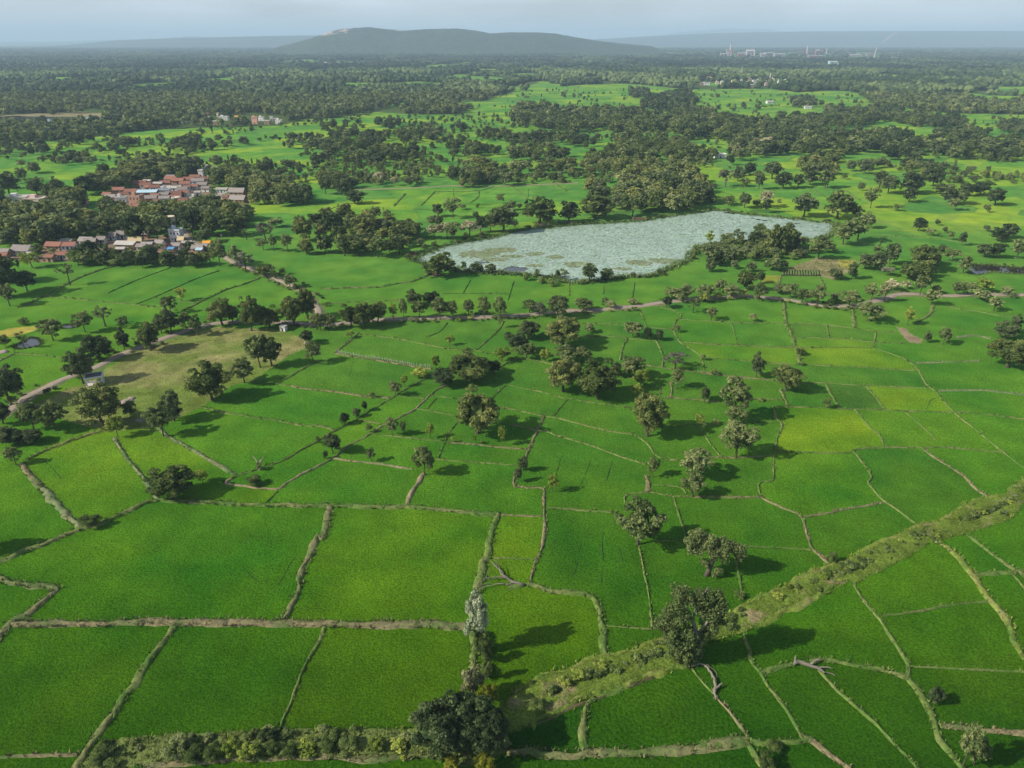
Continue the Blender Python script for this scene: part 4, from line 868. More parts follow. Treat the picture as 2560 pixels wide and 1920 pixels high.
# ------------------------------------------------------------------ traced trees: x of base, y of base, y of top, width, kind (in the pixels of each view)
TREES = """
D 1190 1225 1000 310 M|D 1402 1125 1035 90 Y|D 1470 555 295 275 M|D 1690 435 265 190 T|D 1800 330 105 170 T|D 1880 320 120 150 M|D 715 730 445 300 M|D 900 665 560 120 S|D 1130 805 590 180 T|D 1205 700 500 170 K|D 815 810 665 120 Y|D 235 760 575 180 T|D 385 765 570 190 T|D 80 590 320 280 K|D 25 720 560 140 K|D 60 850 720 180 K|D 205 850 745 170 K|D 110 1000 870 120 T|D 578 440 205 190 K|D 690 280 110 180 K|D 645 1430 1330 145 S|D 1760 1142 1070 110 S|D 2165 300 150 130 T|D 2120 165 70 110 K|D 2195 852 800 45 S|D -130 1610 1380 220 T|D 170 840 800 90 Y
A 370 1250 1095 150 T|A 590 1192 1050 130 T|A 730 1152 1010 150 O|A 862 1312 1160 110 K|A 860 1165 1080 75 T|A 1045 1318 1125 175 M|A 1118 1200 1060 110 K|A 1185 1208 1040 140 K|A 1290 1168 1050 100 T|A 1368 1215 1070 100 T|A 1180 1060 940 115 T|A 1255 975 885 90 Y|A 1540 1145 960 200 M|A 1610 1120 1000 120 M|A 1740 1182 945 150 M|A 1865 1160 1010 170 M|A 2035 1145 950 180 M|A 2130 1100 890 150 M|A 2190 1175 1060 90 T|A 485 865 715 115 O|A 70 1010 860 130 T|A 60 940 680 220 K|A 190 905 760 150 K|A 15 850 640 160 K|A 170 1140 1080 75 S|A 40 1292 1210 85 S|A 170 1302 1190 70 O|A 1840 805 720 125 M|A 1905 822 755 75 S|A 2005 882 790 105 T|A 2055 912 850 60 S|A 1960 792 740 50 S|A 1700 765 640 140 G|A 1520 735 550 145 T|A 1640 742 590 120 T
A 560 702 600 115 K|A 640 702 560 130 K|A 745 702 580 90 K|A 900 722 620 110 K|A 1050 725 590 130 K|A 1180 732 640 120 K|A 1290 732 610 110 K|A 985 742 650 95 K|A 800 732 680 95 S|A 1400 722 640 95 S|A 225 745 640 130 Y|A 275 692 580 105 T|A 950 572 380 170 K|A 1092 562 370 150 T|A 1330 522 330 150 K|A 1460 522 370 160 M|A 1610 522 380 185 M|A 1425 572 480 115 K|A 1310 612 560 75 K|A 1705 552 470 75 O|A 1820 622 540 80 T|A 1895 632 520 65 T|A 1990 634 510 80 T|A 1835 545 430 160 G|A 1910 462 395 110 T|A 2100 562 390 165 M|A 2120 652 540 115 M|A 2190 480 370 150 K|A 390 207 140 125 K|A 600 242 115 125 K|A 733 152 30 75 K|A 690 162 60 65 T|A 240 92 10 95 K|A 160 132 50 75 K|A 70 252 90 165 K|A 262 252 130 115 K|A 1510 42 -30 85 K|A 300 470 280 150 T|A 620 480 400 110 Y|A 700 560 470 90 S|A 2100 300 170 150 K|A 1960 290 180 150 K
B 825 805 645 215 M|B 990 757 700 50 S|B 1080 777 705 92 K|B 1180 782 715 82 K|B 1500 812 755 48 S|B 1690 832 750 72 O|B 1645 822 760 52 S|B 1860 842 718 122 K|B 1980 832 748 92 K|B 1430 832 775 62 S|B 1530 850 800 80 S|B 1600 870 820 80 S|B 510 1102 980 82 Y|B 580 1102 960 64 T|B 650 1012 895 130 K|B 770 1002 905 112 K|B 690 1092 975 105 T|B 830 1102 955 142 T|B 920 1102 975 92 T|B 1030 1072 965 92 K|B 1135 1092 950 112 T|B 1245 1102 950 102 T|B 1245 1162 1060 52 T|B 215 1155 1000 155 M|B 310 1165 990 165 M|B 400 1125 985 142 M|B 60 1172 1060 112 T|B 5 1182 1060 92 T|B 1450 1062 965 122 T|B 1515 1082 980 125 G|B 1645 1092 930 155 K|B 1790 1035 950 70 T|B 1840 1040 965 95 T|B 1970 1012 950 60 T|B 2010 1025 965 85 T|B 2160 1002 950 82 T|B 1680 1292 1085 300 M|B 1440 1235 1110 165 K|B 1300 1252 1185 62 K|B 1370 1332 1200 142 K|B 1430 1372 1265 124 T|B 1255 1392 1285 142 Y|B 1560 1395 1305 92 Y|B 1700 1402 1280 190 T|B 1815 1400 1290 130 T|B 1030 1512 1320 310 M|B 1200 1475 1380 100 K|B 850 1565 1440 155 K|B 800 1455 1350 70 Y|B 690 1502 1430 124 Y|B 585 1565 1480 62 Y|B 522 1632 1530 92 T|B 1680 1602 1375 265 M|B 1920 1645 1380 290 M|B 2040 1482 1400 84 K|B 2140 1502 1360 155 T|B 895 1282 1205 72 Y|B 210 1232 1180 62 Y|B 1865 1192 1130 72 T
B 920 402 260 122 T|B 982 342 300 62 T|B 815 392 305 92 K|B 800 452 380 122 K|B 1078 412 355 42 K|B 1250 302 230 64 T|B 1330 347 275 62 K|B 1380 342 295 42 T|B 240 302 210 142 K|B 1090 332 300 32 S|B 1520 442 260 235 M|B 1900 402 240 265 M|B 1720 432 290 155 K|B 2160 392 240 165 T|B 1270 502 320 225 K|B 1180 502 370 105 T|B 790 545 440 150 B|B 920 560 430 120 T|B 1035 530 420 160 B|B 880 540 430 110 B|B 80 522 365 155 K|B 330 522 375 180 M|B 270 522 380 150 M|B 40 642 520 122 K|B 170 662 515 150 T|B 260 662 530 130 T|B 400 672 530 155 T|B 550 652 520 122 K|B 545 522 420 122 K|B 672 552 440 84 T|B 620 542 460 64 T|B 40 237 115 95 K|B 150 242 150 92 K|B 200 242 160 84 K|B 1110 500 390 90 K|B 480 640 550 80 K|B 430 520 400 130 K
J 1312 585 490 84 Y|J 1502 575 475 94 O|J 1610 592 495 94 K|J 1740 655 450 140 M|J 1810 655 440 150 M|J 1700 562 470 92 O|J 1880 622 490 114 K|J 1370 632 560 92 K|J 1440 602 560 84 K|J 1350 725 620 134 K|J 1290 645 580 94 K|J 1520 665 590 122 K|J 1650 668 620 84 K|J 2060 685 520 155 T|J 2130 642 570 112 T|J 1930 672 610 104 K|J 1310 772 690 82 K|J 1480 752 690 62 K|J 1592 772 700 72 K|J 1740 762 680 142 T|J 1660 852 770 64 K|J 1560 902 760 134 M|J 1815 752 690 64 K|J 1010 1022 940 84 K|J 1050 962 880 124 T|J 1140 972 860 114 T|J 1110 982 920 92 T|J 1270 972 860 152 T|J 1270 987 920 74 Y|J 1380 915 825 104 T|J 1460 952 860 134 T|J 1360 962 910 84 Y|J 1545 952 890 64 Y|J 1650 975 850 114 T|J 1780 925 855 74 K|J 1860 955 850 114 T|J 1950 992 890 104 T|J 2050 1005 870 134 T|J 1195 1055 960 124 O|J 1320 1108 1015 92 T|J 1612 1118 1055 64 T|J 440 1045 955 140 T|J 780 1228 1115 134 T|J 880 1242 1160 64 K|J 960 1248 1170 64 K|J 1080 1192 1135 52 T|J 480 1197 1130 62 T|J 1070 1445 1320 185 G|J 1082 1582 1435 104 T|J 780 1515 1355 172 T|J 830 1565 1450 152 Y|J 800 1645 1540 102 Y|J 660 1502 1395 84 K|J 1632 1505 1330 104 K|J 1835 1595 1420 205 M|J 1930 1342 1290 72 S|J 1280 1657 1575 62 K|J 1265 1385 1335 42 S|J 1345 1487 1445 72 S
J 1420 187 50 124 G|J 1260 182 100 74 K|J 1340 197 160 44 K|J 1505 147 65 84 K|J 1590 102 45 72 K|J 1740 132 15 144 K|J 1815 197 90 124 K|J 1650 202 90 84 K|J 1560 182 120 84 S|J 1640 132 70 64 T|J 1550 332 230 92 K|J 1790 312 265 42 T|J 1960 392 240 185 K|J 1700 365 270 72 K|J 1690 330 215 130 B|J 1440 312 260 124 S|J 1330 302 230 104 S|J 2110 192 70 114 T|J 2000 172 80 114 K|J 1920 192 100 84 K|J 2050 102 20 124 K|J 1640 322 270 74 S
C 850 192 70 114 T|C 1082 212 150 52 K|C 1150 332 190 104 T|C 1210 192 80 114 K|C 1270 232 110 134 K|C 1420 232 90 195 K|C 1415 292 195 94 K|C 1580 182 65 134 K|C 1650 242 160 124 K|C 1720 302 200 164 K|C 1720 347 260 94 T|C 1910 242 150 154 K|C 2010 312 200 144 K|C 1810 252 160 94 K|C 1325 352 300 74 S|C 962 132 95 52 S|C 1950 362 305 46 K|C 920 404 220 205 M|C 1050 412 320 110 T|C 960 582 420 175 T|C 1060 562 400 155 T|C 1120 472 360 114 T|C 1480 492 400 94 K|C 1610 452 410 38 K|C 1552 522 470 64 T|C 1660 502 460 38 K|C 1700 552 490 44 T|C 1780 592 500 54 K|C 1622 527 500 32 S|C 2030 562 470 120 K|C 2090 540 440 110 K|C 1950 492 450 44 K|C 1110 752 650 120 K|C 1190 760 645 120 K|C 1280 722 580 104 K|C 1200 652 590 74 T|C 1500 762 590 190 M|C 1560 720 620 130 M|C 1440 832 710 180 M|C 1520 810 690 110 M|C 1020 822 710 84 K|C 1270 802 735 104 G|C 1640 652 580 64 K|C 1710 702 610 104 T|C 1790 782 660 114 T|C 1930 672 580 100 K|C 2020 675 575 110 K|C 2160 682 550 124 T|C 1150 975 850 114 T|C 1240 982 850 84 B|C 1300 902 820 104 B|C 1392 892 830 64 B|C 1490 935 790 114 T|C 1140 1115 980 205 T|C 1000 1015 900 124 T|C 900 985 915 72 K|C 870 1015 960 52 S|C 1570 1002 895 114 T|C 1600 922 860 84 T|C 1740 932 845 90 T|C 1815 935 840 100 T|C 1920 912 815 134 Y|C 1920 975 890 134 T|C 2000 1045 940 114 T|C 2080 932 870 94 T|C 2130 955 910 54 S|C 1405 1142 1015 94 Y|C 1540 1262 1180 62 K|C 1650 1275 1160 94 T|C 2080 1240 1110 150 K|C 2140 1200 1060 90 K|C 2095 1435 1230 275 M|C 660 1352 1295 64 S|C 380 520 440 90 S|C 680 1420 1390 40 S
E 1085 785 480 310 M|E 722 1075 880 165 T|E 355 978 885 74 T|E 90 922 785 134 K|E 40 962 905 42 S|E 500 802 675 90 T|E 578 802 695 42 T|E 765 818 705 62 Y|E 1260 872 735 64 Y|E 1070 857 790 28 Y|E 1115 862 825 20 Y|E 915 847 800 30 Y|E 340 777 715 52 T|E 172 722 640 74 K|E 255 672 605 62 K|E 310 632 560 46 K|E 360 537 490 50 S|E 1405 1045 935 72 K|E 1368 1122 1020 60 K|E 1605 1192 1055 90 Y
K 880 805 510 275 M|K 1470 690 400 215 T|K 1490 720 590 150 T|K 1490 955 700 250 T|K 1205 1090 890 230 T|K 1190 1225 1060 170 T|K 912 1088 950 94 T|K 815 1555 1240 320 T|K 1240 745 650 84 Y|K 1350 722 680 60 S|K 1662 562 530 50 S|K 2120 612 540 60 S|K 1270 572 465 62 K
H 800 1530 1230 350 K|H 1150 1540 1245 330 K|H 985 1440 1160 320 K|H 960 1560 1330 260 K|H 1155 1260 1090 170 O1|H 1045 1200 980 185 L1|H 1085 860 505 200 L|H 1110 860 720 90 S|H 1140 930 790 90 S|H 1155 1050 900 70 S|H 910 1680 1575 150 O1|H 1130 1690 1565 160 O1|H 1500 1260 1170 130 S
I 1590 1215 1105 110 K|I 1780 1665 1400 150 T|I 1860 1640 1470 150 T|I 430 1665 1560 130 S|I 470 1535 1460 110 S|I 880 240 165 64 S|I 240 480 430 80 S
G 720 1600 1480 170 S|G 1230 1560 1400 200 T2|G 1350 1595 1470 160 S|G 1480 1600 1450 150 S|G 1600 1580 1415 170 Y2|G 1720 1590 1440 150 Y2|G 1850 1480 1360 110 K|G 1880 1560 1440 130 S|G 2000 1570 1450 130 S|G 2120 1540 1430 140 Y2
H 60 1520 1400 150 S|H 200 1530 1420 150 S|H 390 1540 1420 120 Y2|H 540 1520 1420 140 Y2
"""
PALMS = "B 130 362 305 42|B 410 387 320 42|B 440 382 330 36|B 925 252 210 42|B 1440 252 215 40|V 740 545 480 90|V 1640 560 480 70|Q 1310 720 690 30|V 1270 390 310 110"
GROVES = """
8.5 8,14 KKMT A -40,280 380,270 560,300 600,420 780,520 520,590 300,620 100,600 -40,590
8.5 8,14 KMT A 560,240 700,160 850,100 1060,60 1350,60 1380,110 1180,130 960,180 880,215 760,230
8.5 8,13 KMT A 1450,200 1480,120 1620,110 1800,150 1900,200 2100,260 2150,310 1900,330 1750,330 1560,200
7.5 7,13 KMT A 740,350 1000,390 1250,380 1350,340 1480,350 1700,400 1740,470 1560,480 1280,500 1060,520 900,540 720,500
10 9,15 MMKT J 640,300 700,160 900,110 1150,120 1260,170 1290,300 1100,370 900,390 720,360 500,300 420,200 500,170
8 5,9 KT A -40,520 250,560 240,600 -40,600
10.5 6,11 KMT B 0,430 300,400 560,430 700,560 560,650 300,660 0,640
4.5 4,8 KST A 500,690 1430,715 1440,745 500,735
6 3,7 SKT J 1260,600 1400,560 1650,560 1950,590 1980,700 1780,720 1500,700 1300,760
6 3,6 KT C 820,800 1060,800 1100,830 840,830
8 3,6 SK B 640,560 900,590 1150,520 1300,470 1180,540 900,600 740,650
8 3,5 SK J 1250,620 1300,760 1350,800 1500,700 1700,660 1900,650 2000,690 1900,560 1500,580
10 7,12 K P 560,360 700,350 800,390 700,440 580,440
15 6,9 KT P 0,430 600,430 600,480 200,520 0,540
11 6,9 KT P 530,600 600,510 720,520 780,600 700,620
10 6,11 KM P 920,390 1030,390 1170,400 1170,450 1040,500 950,500
10.5 7,12 KKM P 1530,400 1770,380 1770,490 1480,490
13 6,10 KT P 1800,380 2200,380 2200,440 1800,480
11 7,11 KT Q 270,380 340,370 460,380 560,380 570,470 460,460 360,450 280,460
10.5 7,13 KMT Q 580,440 700,330 1000,340 1200,340 1060,470 930,520 900,560 720,540 600,510
10.5 7,12 KM Q 870,560 1000,500 1170,490 1380,500 1380,560 1160,600 1000,630 880,600
10 7,12 KMT Q 1200,340 1340,300 1500,280 1660,330 1540,400 1380,420 1230,430
10 7,12 KM Q 570,270 680,260 690,330 570,330
12 6,9 KT Q 730,240 950,240 950,300 740,300
10 7,11 K Q 1000,240 1250,220 1260,290 1090,310
11 7,11 K Q 1690,260 1810,270 1800,330 1690,330
11 6,9 KT Q 1540,380 1820,370 1810,430 1560,430
10 7,11 KM Q 1910,310 2210,330 2210,410 1930,380
10 7,12 KMT Q 1650,440 1760,420 1950,470 1960,540 1700,540 1640,500
10 7,10 KM Q 1980,470 2110,470 2100,540 1980,540
10.5 7,13 KM Q 1850,640 2010,600 2080,680 2212,720 2200,790 1700,790 1690,710 1850,750
10.5 8,12 K Q 480,560 640,530 640,630 490,620
10.5 8,12 KM Q 730,550 870,570 870,660 740,650
11 6,9 KTB Q 890,730 1230,720 1230,800 890,800
11 7,9 KT Q 1270,730 1400,740 1400,790 1270,790
10.5 7,12 KM Q 0,610 120,630 120,740 0,740
10.5 7,11 KMT Q 100,730 300,710 420,830 0,830
10.5 7,11 KM Q 540,730 640,710 850,780 840,830 540,830
10 10,16 KMT R 0,250 300,240 350,280 700,290 800,280 1150,290 1160,350 1400,320 1500,290 1720,290 1780,360 2212,380 2212,500 1950,560 1800,540 1750,500 1570,520 1400,510 1380,450 1070,470 770,440 480,490 400,450 250,430 0,370
13 6,10 KT R 0,380 220,370 220,420 0,440
10 7,13 KMT R 0,500 300,490 480,480 600,450 600,490 450,560 350,570 340,660 490,650 490,730 330,720 0,700
10.5 8,13 MMT R 900,540 1040,490 1400,530 1560,550 1570,620 1750,640 1780,720 1690,700 1580,740 1330,780 1350,830 0,830 100,790 500,750 650,750 720,660 880,620
11 7,11 KM R 500,530 710,540 710,590 510,600
11 11,16 K R 1010,100 1170,100 1180,160 1030,160
11 11,17 K R 1260,160 1530,120 1590,180 1580,260 1340,280 1110,250 1120,190
10.5 9,14 KTB R 1880,570 2100,490 2212,560 2212,680 1990,690 1870,740
11 8,13 KT S 180,170 410,170 410,240 230,240
10 9,14 KM S 100,340 500,340 500,260 640,250 700,280 1150,240 1200,310 1400,290 1400,400 1260,410 1000,360 750,420 100,410
10 9,13 K S 1380,350 1690,340 1690,420 1380,410
10.5 10,16 KKMT S 0,430 450,440 470,480 850,500 1030,480 1220,500 1240,560 1700,460 1830,530 2000,610 2200,520 2212,720 1700,690 1580,690 1400,640 1250,640 1280,720 1030,700 1000,620 680,650 570,620 420,660 0,660
10.5 8,12 M S 300,730 520,670 660,620 640,690 560,740 570,830 240,830
10.5 8,12 K S 680,770 780,740 900,730 1010,710 1010,790 700,830
10.5 8,12 KM S 1130,750 1230,750 1230,820 1130,820
10.5 8,12 KM S 1350,790 1500,790 1500,830 1350,830
11 9,13 K S 1950,410 2200,370 2212,500 2050,470
11 8,11 K S 1780,460 1940,450 1930,490 1790,490
"""
SINGLES = "P 1885 605 105|P 2020 590 70|P 2080 650 70|P 2140 640 75|P 300 660 85|P 190 620 90|P 190 720 80|P 100 800 120|P 330 820 110|P 490 815 95|P 910 695 90|P 740 820 140|Q 85 575 60|Q 265 625 90|Q 325 605 45|Q 1340 672 70|Q 1440 525 60|Q 1440 580 55|Q 1510 622 60|Q 1640 590 60|Q 1760 605 70|Q 1800 615 65|Q 1020 690 40|Q 1110 678 50|Q 1190 680 60|R 445 150 55|R 535 152 40|R 95 142 35|R 140 162 35|R 65 222 45|R 580 203 40|R 730 192 35|R 730 232 35|R 970 178 35|R 1190 288 35|R 1785 258 50|R 1865 245 35|R 2000 248 60|R 2135 255 45|R 790 132 30|R 850 124 30|R 815 512 45|R 740 542 55|R 1650 602 60|R 2050 825 120|R 1950 830 90|S 750 215 50|S 800 218 50|S 680 150 45|S 460 220 55|S 600 180 40|S 630 215 30|S 1760 408 40|S 1890 410 40|S 60 372 50|S 1770 790 60|S 1310 772 70|S 1900 790 60|R 615 120 25|R 665 120 25|R 1720 145 28|R 1785 150 25|R 1870 155 25|R 1780 195 25|R 570 70 20|R 475 60 20|R 300 110 35|R 1850 120 22"
KNAME = {'M': ('broad', 'olive'), 'K': ('dark', 'round'), 'T': ('leafy', 'olive'), 'Y': ('fresh green', 'young'), 'G': ('grey', 'feathery'), 'O': ('open branched', 'sparse'), 'S': ('low', 'bushy'), 'B': ('pale blossoming', 'blossoming'), 'L': ('silvery', 'pale')}
items = []                                     # x, y, height, width, kind, traced
for blk in TREES.strip().splitlines():
    for s in blk.split('|'):
        t, xb, yb, yt, w, k = s.split(); xb, yb, yt, w = map(float, (xb, yb, yt, w))
        gx, gy = G(t, xb, yb); dp = depth_of(gx, gy); sc = dp / F_PX / TILES[t][2]
        wm = w * sc; ve = (yb - yt) * sc
        th = math.atan2(CAM_H, gy); r_ = wm * .5 * .8
        lo_, hi_ = .5, 40.0                 # the height whose crown top shows at the traced row
        for _ in range(30):
            h = (lo_ + hi_) / 2; top_ = .55 * h * math.cos(th) + math.hypot(.43 * h * math.cos(th), wm * .46 * math.sin(th))
            if top_ < ve: lo_ = h
            else: hi_ = h
        h = max(h, wm * .55, 1.0)
        if t == 'G' or (t == 'H' and yb > 1450 and xb < 600): h *= .62
        items.append([gx, gy, h, wm, k, True])
for s in SINGLES.split('|'):
    t, xb, yb, w = s.split(); xb, yb, w = float(xb), float(yb), float(w); gx, gy = G(t, xb, yb); sc = depth_of(gx, gy) / F_PX / TILES[t][2]
    items.append([gx, gy, w * sc * random.uniform(.8, 1.1), w * sc * .85, random.choice('KKMT'), True])
for ln in GROVES.strip().splitlines():
    sp, hr, kinds, path = ln.split(' ', 3); P = poly(path); sp = float(sp); h0, h1 = map(float, hr.split(','))
    if np.mean([p[1] for p in P]) > 600: sp *= 1.22; h0 *= .92; h1 *= .95
    bb = np.array(P); xs = np.arange(bb[:, 0].min(), bb[:, 0].max() + sp, sp); ys = np.arange(bb[:, 1].min(), bb[:, 1].max() + sp, sp)
    X, Y = np.meshgrid(xs, ys); X = (X + rng.uniform(-.42, .42, X.shape) * sp).ravel(); Y = (Y + rng.uniform(-.42, .42, Y.shape) * sp).ravel()
    k = inside(P, X, Y)
    for a, b in zip(X[k], Y[k]):
        h = rng.uniform(h0, h1); items.append([a, b, h, h * rng.uniform(.78, 1.15), kinds[rng.integers(len(kinds))], False])
# keep houses, ponds and roads free of the scattered ones
KEEP_OFF = [FLOOR_VILLAGE, FLOOR_LOWER, POND, poly('A 20,395 20,225 330,235 350,400'), poly('V 930,900 965,700 1110,700 1150,900'), poly('V 60,660 60,560 200,560 200,660')]
tr_ = np.array([(i[0], i[1]) for i in items]); bad = np.zeros(len(items), bool)
for P in KEEP_OFF: bad |= inside(P, tr_[:, 0], tr_[:, 1])
items = [i for i, b in zip(items, bad) if i[5] or not b]
# the open plain's own scatter of small trees and bushes
n_sc = 0
for _ in range(8000):
    v = rng.uniform(225, 470); u = rng.uniform(-100, 2660); gx, gy = ground(u, v)
    if forest_mask(np.array([gx]), np.array([gy]))[0] > -2 or gy < 560: continue
    if fnoise(gx / 45, gy / 70, 91, 2) < .53: continue
    items.append([gx, gy, rng.uniform(1.5, 7.5), rng.uniform(1.5, 6.5), 'KMTS'[rng.integers(4)], False]); n_sc += 1
for i in items: i.append(i[2] / math.hypot(i[0], i[1], CAM_H))
def in_frame(x, y, h):
    u, v = project(x, y, h * .5); return -40 < u < 2600 and -30 < v < 1990
shown = sorted([i for i in items if in_frame(i[0], i[1], i[2])], key=lambda i: -(i[6] + (0.5 if i[5] and i[4] != 'S' else 0)))
shrubs = [i for i in shown if i[4][0] == 'S']; trees = [i for i in shown if i[4][0] != 'S']
ind = trees[:300] + [i for i in shrubs if i[6] > .012][:70]
ids = set(map(id, ind)); rest = [i for i in items if id(i) not in ids]
LANDMARKS = [("the white open shelter", 239, 961), ("the small pond by the dirt road", 70, 868), ("the dry grass clearing's middle", 470, 880), ("the village water tank", 433, 570), ("the blue roofed shed", 230, 545),
    ("the white two storey house", 441, 605), ("the red tiled row at the village edge", 150, 640), ("the corner where the bare footpath meets the clearing", 560, 1200), ("the lone tree on the bare bund", 1062, 1188), ("the great round tree mid field", 1190, 1080),
    ("the lotus pond's sharp tip", 1032, 645), ("the lotus pond's brick steps", 1355, 565), ("the lotus pond's open water patch", 1290, 672), ("the lotus pond's corner past the island of trees", 2080, 560), ("the lotus pond's reedy shore by the orchards", 1780, 640),
    ("the ploughed vegetable plot", 2000, 680), ("the dark reed fringed pond", 2490, 672), ("the bare leafless roadside tree", 1348, 790), ("the road bend by the blossoming trees", 2200, 745), ("the road's straight stretch past the orchard", 1900, 745),
    ("the thick clump in the middle fields", 1390, 930), ("the stick fence", 960, 900), ("the silver grass bund", 2320, 905), ("the bare earth patch", 2270, 845), ("the two dark green plots", 2080, 1000), ("the grassy ditch's muddy crossing", 2350, 1320),
    ("the leaning thick trunked tree", 1770, 1440), ("the fallen tree on the curved bund", 1240, 1450), ("the dark trio at the ditch's end", 1160, 1850), ("the overgrown hedge below the big paddies", 560, 1860), ("the short fallen log", 2010, 1670), ("the ringed rows paddy", 1640, 1800),
    ("the tallest tree in the bund row", 1740, 1180), ("the spiky stump", 645, 1170), ("the road through the far paddies", 1000, 470), ("the pale shed among woods", 1800, 392), ("the fields past the lotus pond", 1900, 440), ("the village grove's far edge", 430, 440), ("the far hamlet", 560, 315), ("the yellow paddies beyond the village", 760, 440), ("the woods along the plain", 1550, 400), ("the fields beyond the dark reed pond", 2350, 560), ("the round thicket on the plain", 1680, 255)]
LM = [(n, *ground(u, v)) for n, u, v in LANDMARKS]
ORD = "first second third fourth fifth sixth seventh eighth ninth tenth eleventh twelfth thirteenth fourteenth fifteenth sixteenth seventeenth eighteenth nineteenth twentieth".split()
def ordw(i):
    if i < 20: return ORD[i]
    t = ('twenty', 'thirty', 'forty', 'fifty', 'sixty', 'seventy', 'eighty')[(i + 1) // 10 - 2]; r_ = (i + 1) % 10
    return t + ('-' + ORD[r_ - 1] if r_ else ('' if False else 'th'))
by_lm = {}
for i in ind:
    d = [math.hypot(i[0] - x, i[1] - y) for _, x, y in LM]; k = int(np.argmin(d)); by_lm.setdefault(k, []).append((d[k], i))
lbl = {}
for k, lst in by_lm.items():
    lst.sort(key=lambda q: q[0]); cnt = {}
    for d, i in lst:
        typ = 'shrub' if i[4][0] == 'S' else 'tree'; key = (i[4][0]); c_ = cnt.get(key, 0); cnt[key] = c_ + 1
        a = {'M': 'broad olive', 'K': 'dark round', 'T': 'light green', 'Y': 'yellow green', 'G': 'grey feathery', 'O': 'open branched', 'S': 'low green', 'B': 'pale blossoming', 'L': 'silver leaved'}[i[4][0]]
        if i[4] == 'O1': a = 'mustard yellow'
        if i[4] == 'L1': a = 'cream flowering'
        n_ = sum(1 for _, j in lst if j[4][0] == key)
        lbl[id(i)] = f"{a} {typ} by {LM[k][0]}" + (f", {ordw(c_)} from it" if n_ > 1 else "")
for q, i in enumerate(ind):
    x, y, h, w, k, tr, _s = i; k0 = k[0]; lod = 0 if math.hypot(x, y, CAM_H) < 330 else 1
    special = {'O1': 'leafO', 'L1': 'leafB'}.get(k)
    cm, tm = proto({'O1': 'Y', 'L1': 'L'}.get(k, k0), lod, q % 4)
    name = 'shrub' if k0 == 'S' else 'tree'
    t = empty(name, (x, y, 0.0), rng.random() * 6.283, (w * .97, w * .97 * rng.uniform(.92, 1.08), h))
    tag(t, lbl[id(i)], name, 'bushes on the bunds and banks' if k0 == 'S' else ('trees of the near fields' if lod == 0 else 'trees of the middle distance'))
    c = link('crown', cm, t); link('trunk', tm, t)
    if special: c.material_slots[0].link = 'OBJECT'; c.material_slots[0].material = M[special]

# ------------------------------------------------------------------ all further trees, merged: nobody could count them
def merge_stuff(name, lst, lod, label, cat, mats_by):
    Vs, Fs, Ts, Mi = [], [], [], []; off = 0; slots = sorted({mats_by[i[4][0]] for i in lst})
    cache = {}
    for i in lst:
        k = {'O': 'T'}.get(i[4][0], i[4][0]); v_ = int(rng.integers(4)); key = (k, v_)
        if key not in cache: cache[key] = crown_np(k, lod, 500 + ord(k) * 7 + v_)[:3]
        V, Fc, Tn = cache[key]; a = rng.random() * 6.283; ca, sa = math.cos(a), math.sin(a); w, h = i[3], i[2]
        P = np.empty_like(V); P[:, 0] = (V[:, 0] * ca - V[:, 1] * sa) * w + i[0]; P[:, 1] = (V[:, 0] * sa + V[:, 1] * ca) * w + i[1]; P[:, 2] = V[:, 2] * h * 1.02 - h * .06
        Vs.append(P); Fs.append(Fc + off); off += len(V); Ts.append(np.clip(Tn + rng.uniform(-.32, .34), 0, 1)); Mi.append(np.full(len(Fc), slots.index(mats_by[i[4][0]])))
    me = mesh_np(name, np.concatenate(Vs), np.concatenate(Fs), {'tint': np.concatenate(Ts)}, [M[s] for s in slots], midx=np.concatenate(Mi))
    return tag(link(name, me), label, cat, kind='stuff')
MB_ = {'M': 'leafM', 'K': 'leafK', 'T': 'leafT', 'Y': 'leafY', 'G': 'leafG', 'O': 'leafT', 'S': 'leafS', 'B': 'leafB', 'L': 'leafL'}
r1 = [i for i in rest if i[1] < 650]; r2 = [i for i in rest if i[1] >= 650]
if r1: merge_stuff('woodland', r1, 1, 'thick groves round the village and the lotus pond', 'woods', MB_)
r3 = [i for i in r2 if i[1] >= 1050]; r2 = [i for i in r2 if i[1] < 1050]
if r2: merge_stuff('woodland', r2, 1, 'hedgerows and groves over the green plain past the pond', 'woods', MB_)
if r3: merge_stuff('woodland', r3, 2, 'scattered groves and hedgerows over the far green plain', 'woods', MB_)
# low bushes and creepers where nobody could count them
und = []
for P, dn, h0, h1, kk in ((NALA, .34, .6, 1.5, 'SSTY'), (SCRUB_BOTTOM, .20, .7, 1.7, 'STTY'), (poly('H 1100,740 1160,740 1175,1110 1090,1110'), .5, .9, 2.0, 'ST')):
    x, y = scatter_in(P, dn); e = edge_dist(P, x, y)
    for a, b, d_ in zip(x, y, e):
        if P is NALA and (d_ < 1.0 or vnoise(a / 5, b / 5, 98) < .42): continue
        h = rng.uniform(h0, h1); und.append([a, b, h, h * rng.uniform(1.0, 1.6), kk[rng.integers(len(kk))], False])
for P, wd, sp, h1 in ((POND, 4.0, 1.6, 2.6), (POND_E, 3, 2.0, 1.8), (POND_W1, 2, 1.5, 1.2)):
    for p in resample(P + [P[0]], sp):
        if vnoise(p[0] / 14, p[1] / 14, 99) > .40:
            a = rng.normal(0, wd * .4, 2); h = rng.uniform(.6, h1)
            q = (p[0] + a[0], p[1] + a[1])
            if (P is POND or q[1] > np.array(P)[:, 1].mean() + 2) and not inside(P, np.array([q[0]]), np.array([q[1]]))[0]: und.append([*q, h, h * rng.uniform(1.0, 1.7), 'SKT'[rng.integers(3)], False])
